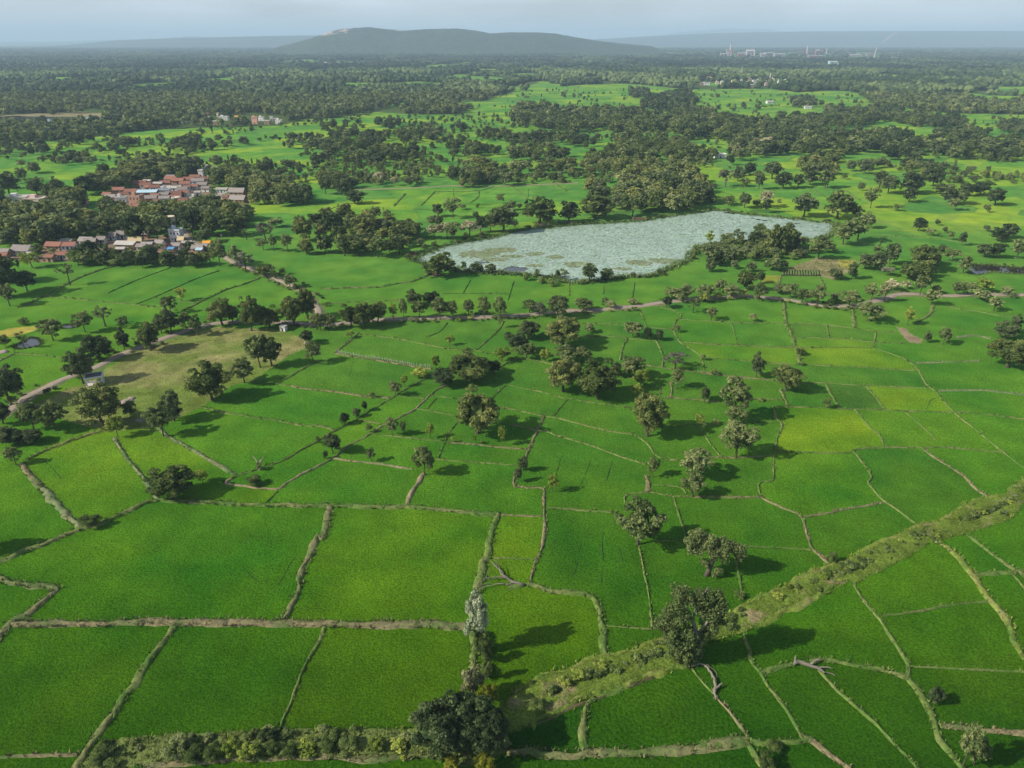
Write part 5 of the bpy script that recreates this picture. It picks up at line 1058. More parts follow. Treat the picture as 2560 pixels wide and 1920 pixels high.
for p in resample(MIDLINE, .9):
    if vnoise(p[0] / 7, p[1] / 7, 103) > .33:
        h = rng.uniform(.6, 1.7); und.append([p[0] + rng.normal(0, .8), p[1] + rng.normal(0, .6), h, h * rng.uniform(1.1, 1.8), 'SSSY'[rng.integers(4)], False])
for w_, P in ROADS.values():
    Q = resample(P, 2.2); T = np.gradient(Q, axis=0); T /= np.linalg.norm(T, axis=1)[:, None]
    for k, (p, t_) in enumerate(zip(Q, T)):
        for sg in (-1, 1):
            if vnoise(k / 6, sg * 7, 101) > .5 and rng.random() < .7:
                o_ = sg * (w_ * .5 + rng.uniform(1.2, 3.0)); h = rng.uniform(.5, 2.0); und.append([p[0] - t_[1] * o_, p[1] + t_[0] * o_, h, h * 1.4, 'STYK'[rng.integers(4)], False])
for P, n_ in ((FLOOR_LOWER, 130), (FLOOR_VILLAGE, 60)):
    x, y = scatter_in(P, n_ / 9000.0)
    for a, b in zip(x, y): h = rng.uniform(1, 3.5); und.append([a, b, h, h * 1.2, 'STY'[rng.integers(3)], False])
merge_stuff('undergrowth', und, 1, 'low bushes and creepers crowding the ditch, hedges and pond banks', 'bushes', MB_)
# the forest behind the plain out to the hills
HAMLETS = [poly('P -80,262 -80,160 960,150 1300,165 1000,205 800,225 640,262'), poly('X 60,345 60,240 500,130 900,130 1950,170 2050,320'), poly('Y 60,345 60,230 300,100 480,100 520,215 1000,170 1450,130 1560,130 1700,120 1850,150 2000,180 1950,240 1800,300 1780,360 1300,345 1000,345'), poly('U 150,312 150,250 1000,225 2250,240 2250,330'), poly('T 1140,285 1140,262 1580,262 1580,285'), poly('T 1325,330 1325,300 1415,300 1415,330'), poly('T 290,268 290,250 450,250 450,268'), poly('U 1420,412 1420,375 1560,375 1560,412'), poly('O 300,242 300,225 700,225 700,242')]
def forest_points(y0, y1, sp, cov):
    n = int((y1 - y0) / sp); out_ = []
    for j in range(n):
        y = y0 + (j + .5) * sp; half = y * .80 + 60; m_ = int(2 * half / sp); X = np.linspace(-half, half, m_) + rng.uniform(-.45, .45, m_) * sp; Y = y + rng.uniform(-.45, .45, m_) * sp
        k = (forest_mask(X, Y) > 0) & ~cleared(X, Y) & (fnoise(X / (sp * 7), Y / (sp * 11), 95) > cov)
        for P in HAMLETS: k &= ~(inside(P, X, Y) & (rng.random(len(X)) < .93))
        out_.append(np.stack([X[k], Y[k]], 1))
    return np.concatenate(out_)
def forest(name, pts, sub, h0, h1, wk, label, lm='leafF'):
    bv, bf = ICO[sub]; n = len(pts); h = rng.uniform(h0, h1, n); w = h * wk * rng.uniform(.8, 1.25, n)
    nv = len(bv); dv = 1 + .30 * (rng.random((n, nv)) - .5) * 2; Vv = bv[None] * dv[..., None]
    P = np.empty((n, nv, 3)); P[..., 0] = pts[:, 0:1] + Vv[..., 0] * (w * .5)[:, None]; P[..., 1] = pts[:, 1:2] + Vv[..., 1] * (w * .5)[:, None]; P[..., 2] = h[:, None] * (.52 + .48 * Vv[..., 2])
    big = fnoise(pts[:, 0] / 170, pts[:, 1] / 300, 97); tint = np.clip(.42 + (big - .5) * 1.7 + rng.normal(0, .22, n), 0, 1)
    Ft = (bf[None] + (np.arange(n) * nv)[:, None, None]).reshape(-1, 3)
    me = mesh_np(name, P.reshape(-1, 3), Ft, {'tint': np.repeat(tint, nv)}, [M[lm]]); tag(link(name, me), label, 'woods', kind='stuff')
M['leafH'] = leaf('foliage_far_forest_shaded', (0.010, 0.020, 0.010), (0.026, 0.044, 0.020), (0.075, 0.105, 0.042), spread=0.0, transl=0.1)  # forest foliage darkened: self-shadow the low-poly crowns lack, put into the colour
M['leafF'] = leaf('foliage_forest', (0.022, 0.040, 0.014), (0.054, 0.084, 0.030), (0.130, 0.175, 0.060), spread=0.0, transl=0.1)
fp = forest_points(640, 1500, 11.5, .35)
merge_stuff('forest', [[a, b, rng.uniform(8, 15), rng.uniform(8, 14), 'KKMT'[rng.integers(4)], False] for a, b in fp], 2, 'edge of the dense forest behind the green plain', 'woods', MB_)
forest('forest', forest_points(1500, 2700, 13.5, .36), 1, 8, 16, 1.05, 'dense dark forest stretching away over the flat land')
forest('forest', forest_points(2700, 5200, 20.0, .34), 0, 9, 17, 1.5, 'hazy forest below the long hill', 'leafH')
forest('forest', forest_points(5200, 9500, 44.0, .27), 0, 9, 20, 2.4, 'faint blue forest at the skyline', 'leafH')
# ------------------------------------------------------------------ houses
M['tile'] = simple('clay_tile', (0.195, 0.088, 0.060), var=0.5, scale=2.2, bump=0.5); M['tile_old'] = simple('weathered_tile', (0.22, 0.195, 0.18), var=0.35, scale=1.5, bump=0.4)
M['tin'] = simple('dull_tin', (0.36, 0.34, 0.31), var=0.3, scale=0.9); M['blue'] = simple('blue_sheet', (0.10, 0.30, 0.55), var=0.12, scale=0.5, rough=0.5); M['cyan'] = simple('pale_blue_sheet', (0.36, 0.50, 0.58), var=0.15, scale=0.4, rough=0.5)
M['white'] = simple('whitewash', (0.66, 0.65, 0.62), var=0.12, scale=0.8); M['cream'] = simple('cream_wash', (0.62, 0.54, 0.38), var=0.12); M['mud'] = simple('mud_wall', (0.33, 0.22, 0.145), var=0.25); M['brick'] = simple('raw_brick', (0.36, 0.20, 0.14), var=0.2)
M['slab'] = simple('concrete_roof', (0.46, 0.43, 0.40), var=0.25, scale=0.7); M['dark'] = simple('dark_opening', (0.03, 0.028, 0.026), var=0.1); M['orange'] = simple('orange_sheet', (0.72, 0.30, 0.03), var=0.1); M['thatch'] = simple('straw', (0.42, 0.34, 0.20), var=0.3)
M['salmon'] = simple('salmon_wash', (0.62, 0.34, 0.25), var=0.1); M['pinkw'] = simple('pink_wash', (0.60, 0.44, 0.38), var=0.12); M['greyblue'] = simple('pale_plaster', (0.55, 0.58, 0.62), var=0.1); M['rust'] = simple('rusty_steel', (0.20, 0.10, 0.075), var=0.4, scale=0.2); M['redp'] = simple('red_paint', (0.50, 0.07, 0.06), var=0.1)
ROOF = {'R': ('tile', 'red tiled'), 'T': ('tile_old', 'grey tiled'), 'C': ('tin', 'grey roofed'), 'B': ('cyan', 'pale blue roofed'), 'L': ('blue', 'bright blue roofed'), 'O': ('orange', 'orange roofed'), 'H': ('thatch', 'straw roofed')}
HREF = {}
def house(x, y, w, d, h, rot, typ, wall, label, group, name='house', parts=True):
    t = empty(name, (x, y, 0), rot); tag(t, label, name.replace('_', ' '), group)
    wm = MB(); a, b = w / 2, d / 2
    if typ in 'WF':
        wm.box(-a, a, -b, b, -.2, h); wm.build('wall', M[wall], t)
        rm = MB(); rm.box(-a - .25, a + .25, -b - .25, b + .25, h + .003, h + .22); rf = rm.build('roof', M['slab'], t)
        pm = MB(); e = .14; z0, z1 = h + .223, h + .85
        pm.box(-a - .2, a + .2, -b - .2, -b - .2 + e, z0, z1); pm.box(-a - .2, a + .2, b + .2 - e, b + .2, z0, z1); pm.box(-a - .2, -a - .2 + e, -b - .2 + e, b + .2 - e, z0, z1); pm.box(a + .2 - e, a + .2, -b - .2 + e, b + .2 - e, z0, z1)
        pm.build('parapet', M[wall], rf)
        if w > 5 and parts: hm = MB(); hm.box(-a * .7, -a * .15, 0, b * .8, h + .226, h + 2.2); hm.build('stair_head', M[wall], t)
    else:
        ridge_h = {'R': .30, 'T': .34, 'C': .16, 'B': .14, 'L': .12, 'O': .18, 'H': .4}[typ] * d
        eave = h; o = .55
        wm.add([(-a, -b, -.2), (a, -b, -.2), (a, b, -.2), (-a, b, -.2), (-a, -b, h), (a, -b, h), (a, b, h), (-a, b, h), (-a, 0, h + ridge_h * .86), (a, 0, h + ridge_h * .86)],
               [(0, 1, 5, 4), (1, 2, 6, 9, 5), (2, 3, 7, 6), (3, 0, 4, 8, 7), (3, 2, 1, 0)])
        wm.build('wall', M[wall], t); roof_m = ROOF[typ][0] if typ != 'R' or random.random() < .78 else 'tile_old'
        rm = MB(); s = ridge_h / b; zl = h - o * s + .05; k = .16; sag = -.06 * d * .3
        for sg in (-1, 1):
            P = [(-a - o, sg * (b + o), zl), (0, sg * (b + o), zl + sag * .4), (a + o, sg * (b + o), zl), (a + o, 0, h + ridge_h + .05), (0, 0, h + ridge_h + .05 + sag), (-a - o, 0, h + ridge_h + .05)]
            Q = [(p[0], p[1], p[2] + k) for p in P]
            f = [(0, 1, 4, 5), (1, 2, 3, 4), (6, 11, 10, 7), (7, 10, 9, 8), (0, 6, 7, 1), (1, 7, 8, 2), (2, 8, 9, 3), (5, 11, 6, 0)]
            rm.add(P + Q, f)
        rf = rm.build('roof', M[roof_m], t); rm = MB(); rm.tube([(-a - o, 0, h + ridge_h + .2), (0, 0, h + ridge_h + .2 + sag), (a + o, 0, h + ridge_h + .2)], [.14] * 3, 5); rm.build('ridge_cap', M[roof_m], rf)
    if parts:
        dm = MB(); dm.box(-.5, .5, -b - .06, -b + .02, 0, min(2.0, h - .3)); dm.build('door', M['dark'], t)
        if w > 4:
            for sx in (-.6, .6):
                v = MB(); v.box(a * sx - .4, a * sx + .4, -b - .05, -b + .02, 1.0, min(1.9, h - .4)); v.build('window', M['dark'], t)
            if h > 5:
                for sx in (-.6, 0, .6):
                    v = MB(); v.box(a * sx - .45, a * sx + .45, -b - .05, -b + .02, h - 2.1, h - .9); v.build('window', M['dark'], t)
    return t
def hlist(txt, T, group, ref, refname, deep=.62, hdef=2.7, hs=1.0):
    L = []
    for s in txt.split('|'):
        q = s.split(); xb, yb, w, typ = float(q[0]), float(q[1]), float(q[2]), q[3]; gx, gy = G(T, xb, yb); sc = depth_of(gx, gy) / F_PX / TILES[T][2]
        L.append((gx, gy, max(w * sc * .92, 2.0), typ[0], typ[1:], q[4] if len(q) > 4 else None))
    rx, ry = G(*ref); cnt = {}
    tot = {}
    def desc(i):
        typ, ex, wl = i[3], i[4], i[5]
        wn = {'white': 'white', 'cream': 'cream', 'mud': 'mud', 'brick': 'raw brick', 'pinkw': 'pink', 'salmon': 'salmon', 'greyblue': 'pale grey', None: None}[wl]
        sz = 'long' if i[2] > 11 else 'small' if i[2] < 5.5 else ''
        return ' '.join(k for k in (sz, (wn or 'whitewashed') + ' flat roofed' if typ in 'WF' else ROOF[typ][1], ('two storey' if '2' in ex else ''), 'house') if k)
    for i in L: tot[desc(i)] = tot.get(desc(i), 0) + 1
    for i in sorted(L, key=lambda i: math.hypot(i[0] - rx, i[1] - ry)):
        ds = desc(i); c_ = cnt.get(ds, 0); cnt[ds] = c_ + 1
        lab = ds + (f", {ordw(c_)} from {refname}" if tot[ds] > 1 else f" near {refname}")
        typ = i[3]; hh = {'W': 3.2, 'F': 3.4}.get(typ, hdef) * (1.9 if '2' in i[4] else 1) * hs
        d = min(max(i[2] * deep, 3.2), 7.5); wall = i[5] or {'W': 'white', 'F': 'brick'}.get(typ, random.choice(['mud', 'mud', 'white', 'greyblue']))
        house(i[0], i[1] + d / 2, i[2], d, hh, R(random.uniform(-9, 9) + (90 if 'x' in i[4] else 0)), typ, wall, lab, group, parts=i[2] > 3)
hlist("330 452 120 R|300 422 100 R|420 372 130 R|560 392 130 R|650 302 150 R|720 317 120 R|820 342 110 R|940 292 110 R|1000 247 130 R|1080 268 130 R|1200 254 120 R|1300 272 140 R|1270 226 110 R|1380 246 90 R|1160 300 110 R|1350 312 110 R|1390 352 90 R|780 466 130 R|830 436 90 R|930 424 100 R|930 466 110 R|1060 416 120 R|1150 404 110 R|1060 454 110 R|1130 494 120 R|820 502 90 R|660 556 110 R|830 566 150 R|720 604 70 R|890 578 80 R|480 424 110 R|890 384 80 R|1000 224 90 R|1520 534 90 R|1550 434 110 R|40 494 80 R|1180 340 70 R|760 340 80 R|960 340 80 R|1260 330 80 R|360 530 110 W|450 474 120 W|620 514 150 F2 brick|735 400 220 B|930 384 130 W greyblue|1040 350 150 C|1130 366 110 T white|1060 480 80 W|1270 476 100 W|1340 208 50 W2|1420 132 110 W|1520 130 120 C|1730 396 180 T|1740 480 180 T|1570 368 130 C|1610 460 70 F brick|1500 486 80 C|740 270 90 C|860 300 100 C|1440 214 60 W|1400 200 50 C|1300 400 60 C|130 622 110 L", 'V', 'houses of the tiled roof village', ('V', 1030, 760), 'the village water tank')
hlist("1065 905 135 W2 greyblue|500 990 230 C|740 985 120 C|610 950 140 H|470 872 130 T|345 888 110 T|235 930 90 T|110 955 120 T|960 1022 130 Rx|1060 1000 100 R|1180 970 100 C|880 970 90 T|1400 972 70 O|1325 1050 60 B|1300 1030 120 T|450 1040 90 C|680 1012 100 R|1010 1040 56 L|1120 935 60 H|1385 1010 70 T|700 870 110 T", 'V', 'houses of the lower hamlet', ('V', 1065, 880), 'the white house with the round tank')
hlist("60 565 150 T|290 545 270 T white|440 600 120 C|740 480 220 R|940 478 200 R|690 640 110 R|850 605 140 R|970 612 100 R|40 615 120 R|1190 410 190 T|920 410 150 C", 'Z', 'houses of the lower hamlet edge', ('Z', 980, 950), 'the leaning tree on the bund')
hlist("110 295 150 W|240 305 150 W pinkw", 'A', 'flat roofed houses among the grove', ('A', 640, 390), 'the blue roofed shed')
hlist("100 312 50 W|225 262 90 C|340 275 90 R|500 300 90 R|620 252 90 W|730 312 90 R|870 232 180 W|1130 220 80 O|1230 236 90 B|1455 296 110 W2 salmon|1570 240 110 W|1680 306 110 C|1890 296 120 W|780 162 60 W cream|560 165 80 R|1760 232 60 W|1850 262 90 C", 'X', 'houses of the far hamlet', ('X', 1455, 290), 'its salmon coloured block', hdef=3.2, hs=1.4)
hlist("205 285 190 W|130 290 60 C|450 258 70 W pinkw|570 252 90 W|570 300 80 R|340 172 120 W cream|260 150 90 R|800 236 90 W pinkw|970 218 50 W|1100 272 60 W|1060 330 80 W pinkw|1150 206 70 R|1235 288 80 W2|1340 218 90 W|1465 236 80 W cream|1330 330 80 W|1400 282 80 R|1540 196 60 W|1640 186 60 W|1720 336 80 W cream|1920 216 80 W|1400 58 40 W|1500 48 50 W|690 250 60 C|1280 240 50 R|700 300 60 R|1190 330 70 C|1490 290 60 W pinkw", 'Y', 'houses of the white temple village', ('Y', 1750, 260), 'its white temple', hdef=3.4, hs=1.75)
hlist("1205 276 90 W|1300 276 50 W|1392 272 40 W|1475 274 30 W cream|340 263 120 W|545 266 40 W|800 217 50 W|1130 247 40 W|1370 322 60 W2|180 270 50 W|660 268 40 W|75 232 40 W|1180 214 30 W|1700 236 40 W|1780 240 30 W|2010 408 30 C", 'T', 'pale buildings lost in the far forest', ('T', 1370, 315), 'the large white block in the forest', hdef=6.0)
hlist("520 258 14 O|265 292 12 O|1680 436 26 O|1115 447 30 C|1280 470 30 C|1145 554 40 W|1210 552 40 W|850 276 30 W|1860 348 60 W|1650 372 50 C|2120 328 10 W|2175 298 14 W|480 244 10 W|900 684 54 W", 'O', 'lone sheds in the far woods', ('O', 900, 684), 'the pale shed by the near woods', hdef=3.2)
# temple, water tank, shelter
x, y = G('Y', 1750, 265); t = tag(empty('temple', (x, y, 0), R(20), (.42, .42, .42)), 'white temple with a stepped tapering tower above the far village', 'temple')
b = MB(); b.box(-9, 9, -7, 7, 0, 8); b.build('hall', M['white'], t)
b = MB(); zz = 8.003
for k, (s, hgt) in enumerate(((5.2, 5), (4.2, 4.5), (3.1, 4), (2.0, 3.5), (.9, 3))): b.box(-s - 2, s - 2, -s, s, zz, zz + hgt); zz += hgt + .003
b.tube([(-2, 0, zz), (-2, 0, zz + 2.5)], [.5, .1], 6); b.build('tower', M['white'], t)
x, y = G('Y', 1510, 190); t = tag(empty('shrine', (x, y, 0)), 'small red roofed shrine with a thin white pillar in the far village', 'shrine')
b = MB(); b.box(-6, 4, -4, 4, 0, 6); b.build('hall', M['pinkw'], t); b = MB(); b.box(-6.6, 4.6, -4.6, 4.6, 6.003, 9); b.build('roof', M['redp'], t); b = MB(); b.tube([(7, 0, 0), (7, 0, 17), (7, 0, 20)], [1.0, .8, .2], 8); b.build('pillar', M['white'], t)
x, y = G('V', 1032, 790); t = tag(empty('water_tank', (x, y, 0)), 'round cream water tank on tall concrete legs in the village trees', 'water tank')
hz = height_at(x, y, nat('V', 0, 618)[1]); b = MB(); n = 20; r_ = 2.45
b.tube([(0, 0, hz - 3.1), (0, 0, hz - 2.9), (0, 0, hz - .25), (0, 0, hz - .2), (0, 0, hz)], [r_ * .8, r_, r_, r_ * 1.05, r_ * .85], n); b.build('tank', M['cream'], t)
for k in range(6):
    a = k * math.pi / 3; b = MB(); b.tube([(1.9 * math.cos(a), 1.9 * math.sin(a), -.2), (1.9 * math.cos(a), 1.9 * math.sin(a), hz - 3.0)], [.22, .2], 6); b.build('leg', M['slab'], t)
b = MB()
for zz in (hz * .35, hz * .62):
    for k in range(6):
        a, c = k * math.pi / 3, (k + 1) * math.pi / 3; b.tube([(1.9 * math.cos(a), 1.9 * math.sin(a), zz), (1.9 * math.cos(c), 1.9 * math.sin(c), zz)], [.12, .12], 4)
b.build('brace', M['slab'], t)
x, y = G('V', 1030, 880); ht = 3.2 * 1.9 + .3; t = tag(empty('roof_tank', (x, y + 2.6, ht)), 'round white water tank standing on the two storey house roof', 'water tank')
b = MB(); b.tube([(0, 0, 0), (0, 0, .9), (0, 0, 1.2), (0, 0, 1.35)], [.62, .62, .4, .2], 14); b.build('barrel', M['white'], t); b = MB(); b.tube([(0, 0, 1.353), (0, 0, 1.5)], [.2, .2], 10); b.build('lid', M['dark'], t)
x, y = G('D', 662, 438); t = tag(empty('shelter', (x, y, 0), R(24)), 'white open sided shelter with four square columns beside the dirt road', 'shelter')
hs = 3.0; a = 2.25; b_ = 1.75
for sx in (-1, 1):
    for sy in (-1, 1):
        b = MB(); b.box(sx * a - .2, sx * a + .2, sy * b_ - .2, sy * b_ + .2, -.1, hs - .45); b.build('column', M['white'], t)
b = MB(); b.box(-a - .35, a + .35, -b_ - .35, b_ + .35, -.1, .14); b.build('plinth', M['slab'], t)
b = MB(); e = .3; b.box(-a - .4, a + .4, -b_ - .4, -b_ - .4 + e, hs - .447, hs + .1); b.box(-a - .4, a + .4, b_ + .4 - e, b_ + .4, hs - .447, hs + .1); b.box(-a - .4, -a - .4 + e, -b_ - .4 + e, b_ + .4 - e, hs - .447, hs + .1); b.box(a + .4 - e, a + .4, -b_ - .4 + e, b_ + .4 - e, hs - .447, hs + .1); b.build('beam', M['white'], t)
M['slate'] = simple('dark_wet_slab', (0.13, 0.13, 0.145), var=0.25, scale=1.2); b = MB(); b.box(-a - .1, a + .1, -b_ - .1, b_ + .1, hs - .25, hs - .05); b.build('roof_slab', M['slate'], t)
# a small white shrine box under the trees past the clearing
x, y = G('A', 1962, 1180); t = tag(empty('hut', (x, y, 0), R(-15)), 'tiny whitewashed hut in the tree shade past the clearing', 'hut'); b = MB(); b.box(-1.1, 1.1, -.9, .9, -.1, 2.0); b.build('wall', M['white'], t); b = MB(); b.box(-1.3, 1.3, -1.1, 1.1, 2.003, 2.2); b.build('roof', M['slab'], t); b = MB(); b.box(-.35, .35, -.94, -.88, .1, 1.4); b.build('door', M['dark'], t)
# brick bathing steps on the far bank of the pond
M['ghat'] = simple('laterite_block', (0.15, 0.085, 0.065), var=0.3, scale=1.2, bump=0.4)
for T, u, v, w, lb in (('B', 1540, 466, 70, 'broken reddish brick steps half sunk at the pond edge'), ('B', 1738, 446, 70, 'low reddish brick steps in the shade of the pond trees'), ('J', 828, 422, 78, 'square reddish brick steps jutting into the lotus pond'), ('B', 640, 662, 40, 'small brown brick landing at the pond tip'), ('B', 785, 800, 70, 'reddish brick landing under the round tree by the pond')):
    x, y = G(T, u, v); w_ = w * depth_of(x, y) / F_PX / S9; b = MB()
    for k in range(4): b.box(-w_ / 2 + .2 * k, w_ / 2 - .2 * k, .9 * k, .9 * (k + 1) - .003, -.9, .12 + .42 * k)
    b.box(-w_ / 2 - .5, -w_ / 2 - .003, 0, 3.6, -.9, 1.9); b.box(w_ / 2 + .003, w_ / 2 + .5, 0, 3.6, -.9, 1.9)
    o = b.build('stone_steps', M['ghat']); o.location = (x, y, 0); tag(o, lb, 'steps')
# low dark bundles floating on the pond
for T, u, v, w, lb in (('J', 1692, 421, 40, 'broad dark float of weed adrift near the pond corner'), ('J', 1612, 403, 20, 'tiny dark float of weed below the pond bank'), ('J', 1650, 414, 36, 'thin dark float of weed between two others'), ('J', 1912, 440, 50, 'long dark float of weed off the island trees'), ('J', 1886, 461, 38, 'dark sliver of weed closest to the island trees')):
    x, y = G(T, u, v); w_ = w * depth_of(x, y) / F_PX / S9; bv, bf = ICO[1]; me = mesh_np('weed_raft', bv * (1 + .3 * (rng.random((len(bv), 1)) - .5)) * (w_ / 2, 1.6, .35), bf, mats=[M['dark']]); o = link('weed_raft', me, None, (x, y, -.05)); tag(o, lb, 'weed')

# ------------------------------------------------------------------ boulders
M['rock'] = simple('granite', (0.27, 0.215, 0.19), var=0.35, scale=1.4, bump=0.6)
def boulder(x, y, w, h, lb):
    bv, bf = ICO[2]; nn = 1 + .5 * (fnoise(bv[:, 0] * 1.7 + w, bv[:, 1] * 1.7 + bv[:, 2], 51) - .5); P = bv * nn[:, None] * (w / 2, w / 2 * .8, h); P[:, 2] = np.maximum(P[:, 2], -.2)
    tag(link('boulder', mesh_np('boulder', P, bf, mats=[M['rock']], smooth=False), None, (x, y, 0)), lb, 'boulder')
for T, u, v, w, h, lb in (('D', 880, 568, 92, .9, 'broad flat boulder in the clearing beside the big olive tree'), ('D', 965, 695, 62, .6, 'smaller reddish boulder just below the broad flat one'), ('A', 25, 1330, 70, .8, 'rounded boulder on the small pond bank'), ('A', 2130, 1265, 60, .7, 'pale boulder under the dark tree at the clearing corner'), ('D', 910, 545, 50, .7, 'boulder leaning against the broad flat one'), ('I', 1605, 100, 26, .35, 'little pale stone at the ditch bank corner'), ('I', 2140, 1430, 20, .3, 'little pale stone on the dry bund by the shrub')):
    x, y = G(T, u, v); boulder(x, y, w * depth_of(x, y) / F_PX / S9, h, lb)

# ------------------------------------------------------------------ fallen trees, dead wood, special trees
def dead(name, lb, cat, T, limbs, parts='branch'):
    x0, y0 = G(T, *limbs[0][0][0][:2]); t = tag(empty(name, (x0, y0, 0)), lb, cat)
    for k, (pts, rad) in enumerate(limbs):
        P = []
        for p in pts:
            z = p[2]; gx, gy = G(T, p[0], p[1]); 
            if z > 0: gx, gy = ground(*nat(T, p[0], p[1]), z)
            P.append((gx - x0, gy - y0, z))
        # wander a little so that no limb is ruler straight
        Q, rr2 = [], []
        for i in range(len(P) - 1):
            a, b = Vector(P[i]), Vector(P[i + 1]); L = (b - a).length
            for s in range(3):
                q = a.lerp(b, s / 3); 
                if s: q += Vector((rng.normal(0, .05), rng.normal(0, .05), rng.normal(0, .03))) * L
                Q.append(q); rr2.append(rad[i] + (rad[i + 1] - rad[i]) * s / 3)
        Q.append(Vector(P[-1])); rr2.append(rad[-1]); b = MB(); b.tube(Q, [r * .75 * rng.uniform(.85, 1.15) for r in rr2], 8 if rad[0] > .15 else 5); b.build('trunk' if k == 0 else parts, M['deadwood'], t, smooth=True)
    return t
tw = []
for k in range(26):
    bx, by = random.choice([(1185, 235), (1215, 255), (1160, 300), (1150, 345), (1200, 345), (1115, 410), (1260, 320)]); tw.append(([(bx, by, .8), (bx + random.uniform(-45, 30), by + random.uniform(-40, 40), random.uniform(.2, 1.6))], [.05, .02]))
dead('fallen_tree', 'fallen bare tree with forked grey limbs lying across a paddy corner', 'fallen tree', 'H', [([(1410, 392, .5), (1330, 372, .6), (1270, 330, .7), (1230, 275, .8), (1175, 222, .9)], [.42, .36, .28, .2, .08]), ([(1350, 385, .5), (1290, 345, .8), (1215, 340, .9), (1130, 348, .6)], [.26, .2, .15, .05]), ([(1330, 385, .4), (1285, 395, .5), (1305, 370, .6)], [.2, .16, .1]), ([(1290, 388, .4), (1220, 385, .6), (1110, 412, .5)], [.16, .12, .05]), ([(1270, 330, .8), (1235, 260, 1.4), (1200, 215, 1.6)], [.14, .1, .04]), ([(1215, 340, .9), (1175, 375, .8), (1110, 400, .4)], [.1, .07, .03]), ([(1230, 275, .9), (1215, 240, 1.6)], [.1, .03])] + tw)
dead('fallen_tree', 'long twisted dead trunk lying down the slope below the dead topped tree', 'fallen tree', 'L', [([(1180, 955, .3), (1245, 938, .5), (1300, 965, .6), (1330, 1020, .6), (1352, 1085, .6), (1345, 1130, .5), (1352, 1185, .3)], [.16, .22, .28, .30, .34, .36, .2]), ([(1350, 1110, .6), (1380, 1085, .8), (1400, 1070, 1.0)], [.24, .2, .14]), ([(1250, 945, .5), (1300, 945, .5), (1350, 990, .4), (1370, 1040, .3)], [.09, .07, .06, .03]), ([(1345, 1125, .5), (1330, 1110, .9)], [.12, .04]), ([(1352, 1150, .4), (1335, 1180, .2)], [.12, .05]), ([(1352, 1150, .4), (1362, 1185, .2)], [.1, .05]), ([(1320, 1000, .6), (1325, 1040, .3)], [.08, .05])])
dead('fallen_tree', 'short thick fallen log with broken roots and stub branches', 'fallen tree', 'I', [([(620, 925, .5), (660, 925, .5), (720, 945, .5), (800, 975, .5), (835, 1002, .4)], [.55, .50, .46, .38, .2]), ([(740, 940, .6), (775, 915, .9), (795, 908, 1.0)], [.26, .2, .17]), ([(790, 965, .5), (850, 962, .6), (888, 970, .5)], [.2, .15, .1]), ([(800, 985, .4), (880, 1005, .3), (908, 1020, .3)], [.1, .14, .12]), ([(630, 925, .5), (632, 895, 1.2), (633, 878, 1.7)], [.3, .2, .06]), ([(628, 930, .5), (622, 945, .3)], [.25, .2])])
def special_tree(lb, T, base, limbs, lobes, kind, trunk_mat='bark', tr=.4, leaf_mat=None, seed=3):
    """a tree whose bare trunk and limbs show: the limbs are traced at their own heights, the crown sits in clumps on them"""
    x0, y0 = G(T, *base); t = tag(empty('tree', (x0, y0, 0)), lb, 'tree'); d0 = depth_of(x0, y0); sc = d0 / F_PX / TILES[T][2]
    up = lambda u, v: ((u - base[0]) * sc, 0.0, height_at(x0, y0, nat(T, u, v)[1]))
    b = MB()
    for pts, rad in limbs: b.tube([Vector(up(u, v)) + Vector((0, dy, 0)) for u, v, dy in pts], rad, 8)
    b.build('trunk', M[trunk_mat], t, smooth=True)
    r = np.random.default_rng(seed); Vs, Fs, Ts = [], [], []; off = 0
    for u, v, dy, rad in lobes:
        c0 = np.array(up(u, v)) + (0, dy, 0); rm = rad * sc
        for _ in range(12):
            c = c0 + r.normal(0, .42, 3) * rm * (1, 1, .8); l = rm * r.uniform(.40, .68); n = int(60 * (l / .8) ** 1.3) + 30
            q = r.standard_normal((n, 3)); q /= np.linalg.norm(q, axis=1)[:, None]; P = c + q * l * (.6 + .45 * r.random((n, 1))); nr = q + .6 * r.standard_normal((n, 3)); nr /= np.linalg.norm(nr, axis=1)[:, None]
            a = np.cross(nr, r.standard_normal((n, 3))); a /= np.linalg.norm(a, axis=1)[:, None]; bb = np.cross(nr, a); s = .19 * r.uniform(.7, 1.35, (n, 1))
            Vs.append(np.stack([P - a * s, P - bb * s * .6, P + a * s, P + bb * s * .6], 1).reshape(-1, 3)); i = np.arange(n)[:, None] * 4 + off; Fs.append(np.concatenate([i + (0, 1, 2), i + (0, 2, 3)])); off += 4 * n; Ts.append(np.repeat(np.clip(r.normal(.48, .18, n), 0, 1), 4))
    link('crown', mesh_np('crown', np.concatenate(Vs), np.concatenate(Fs), {'tint': np.concatenate(Ts)}, [M[leaf_mat or 'leaf' + kind]]), t); return t
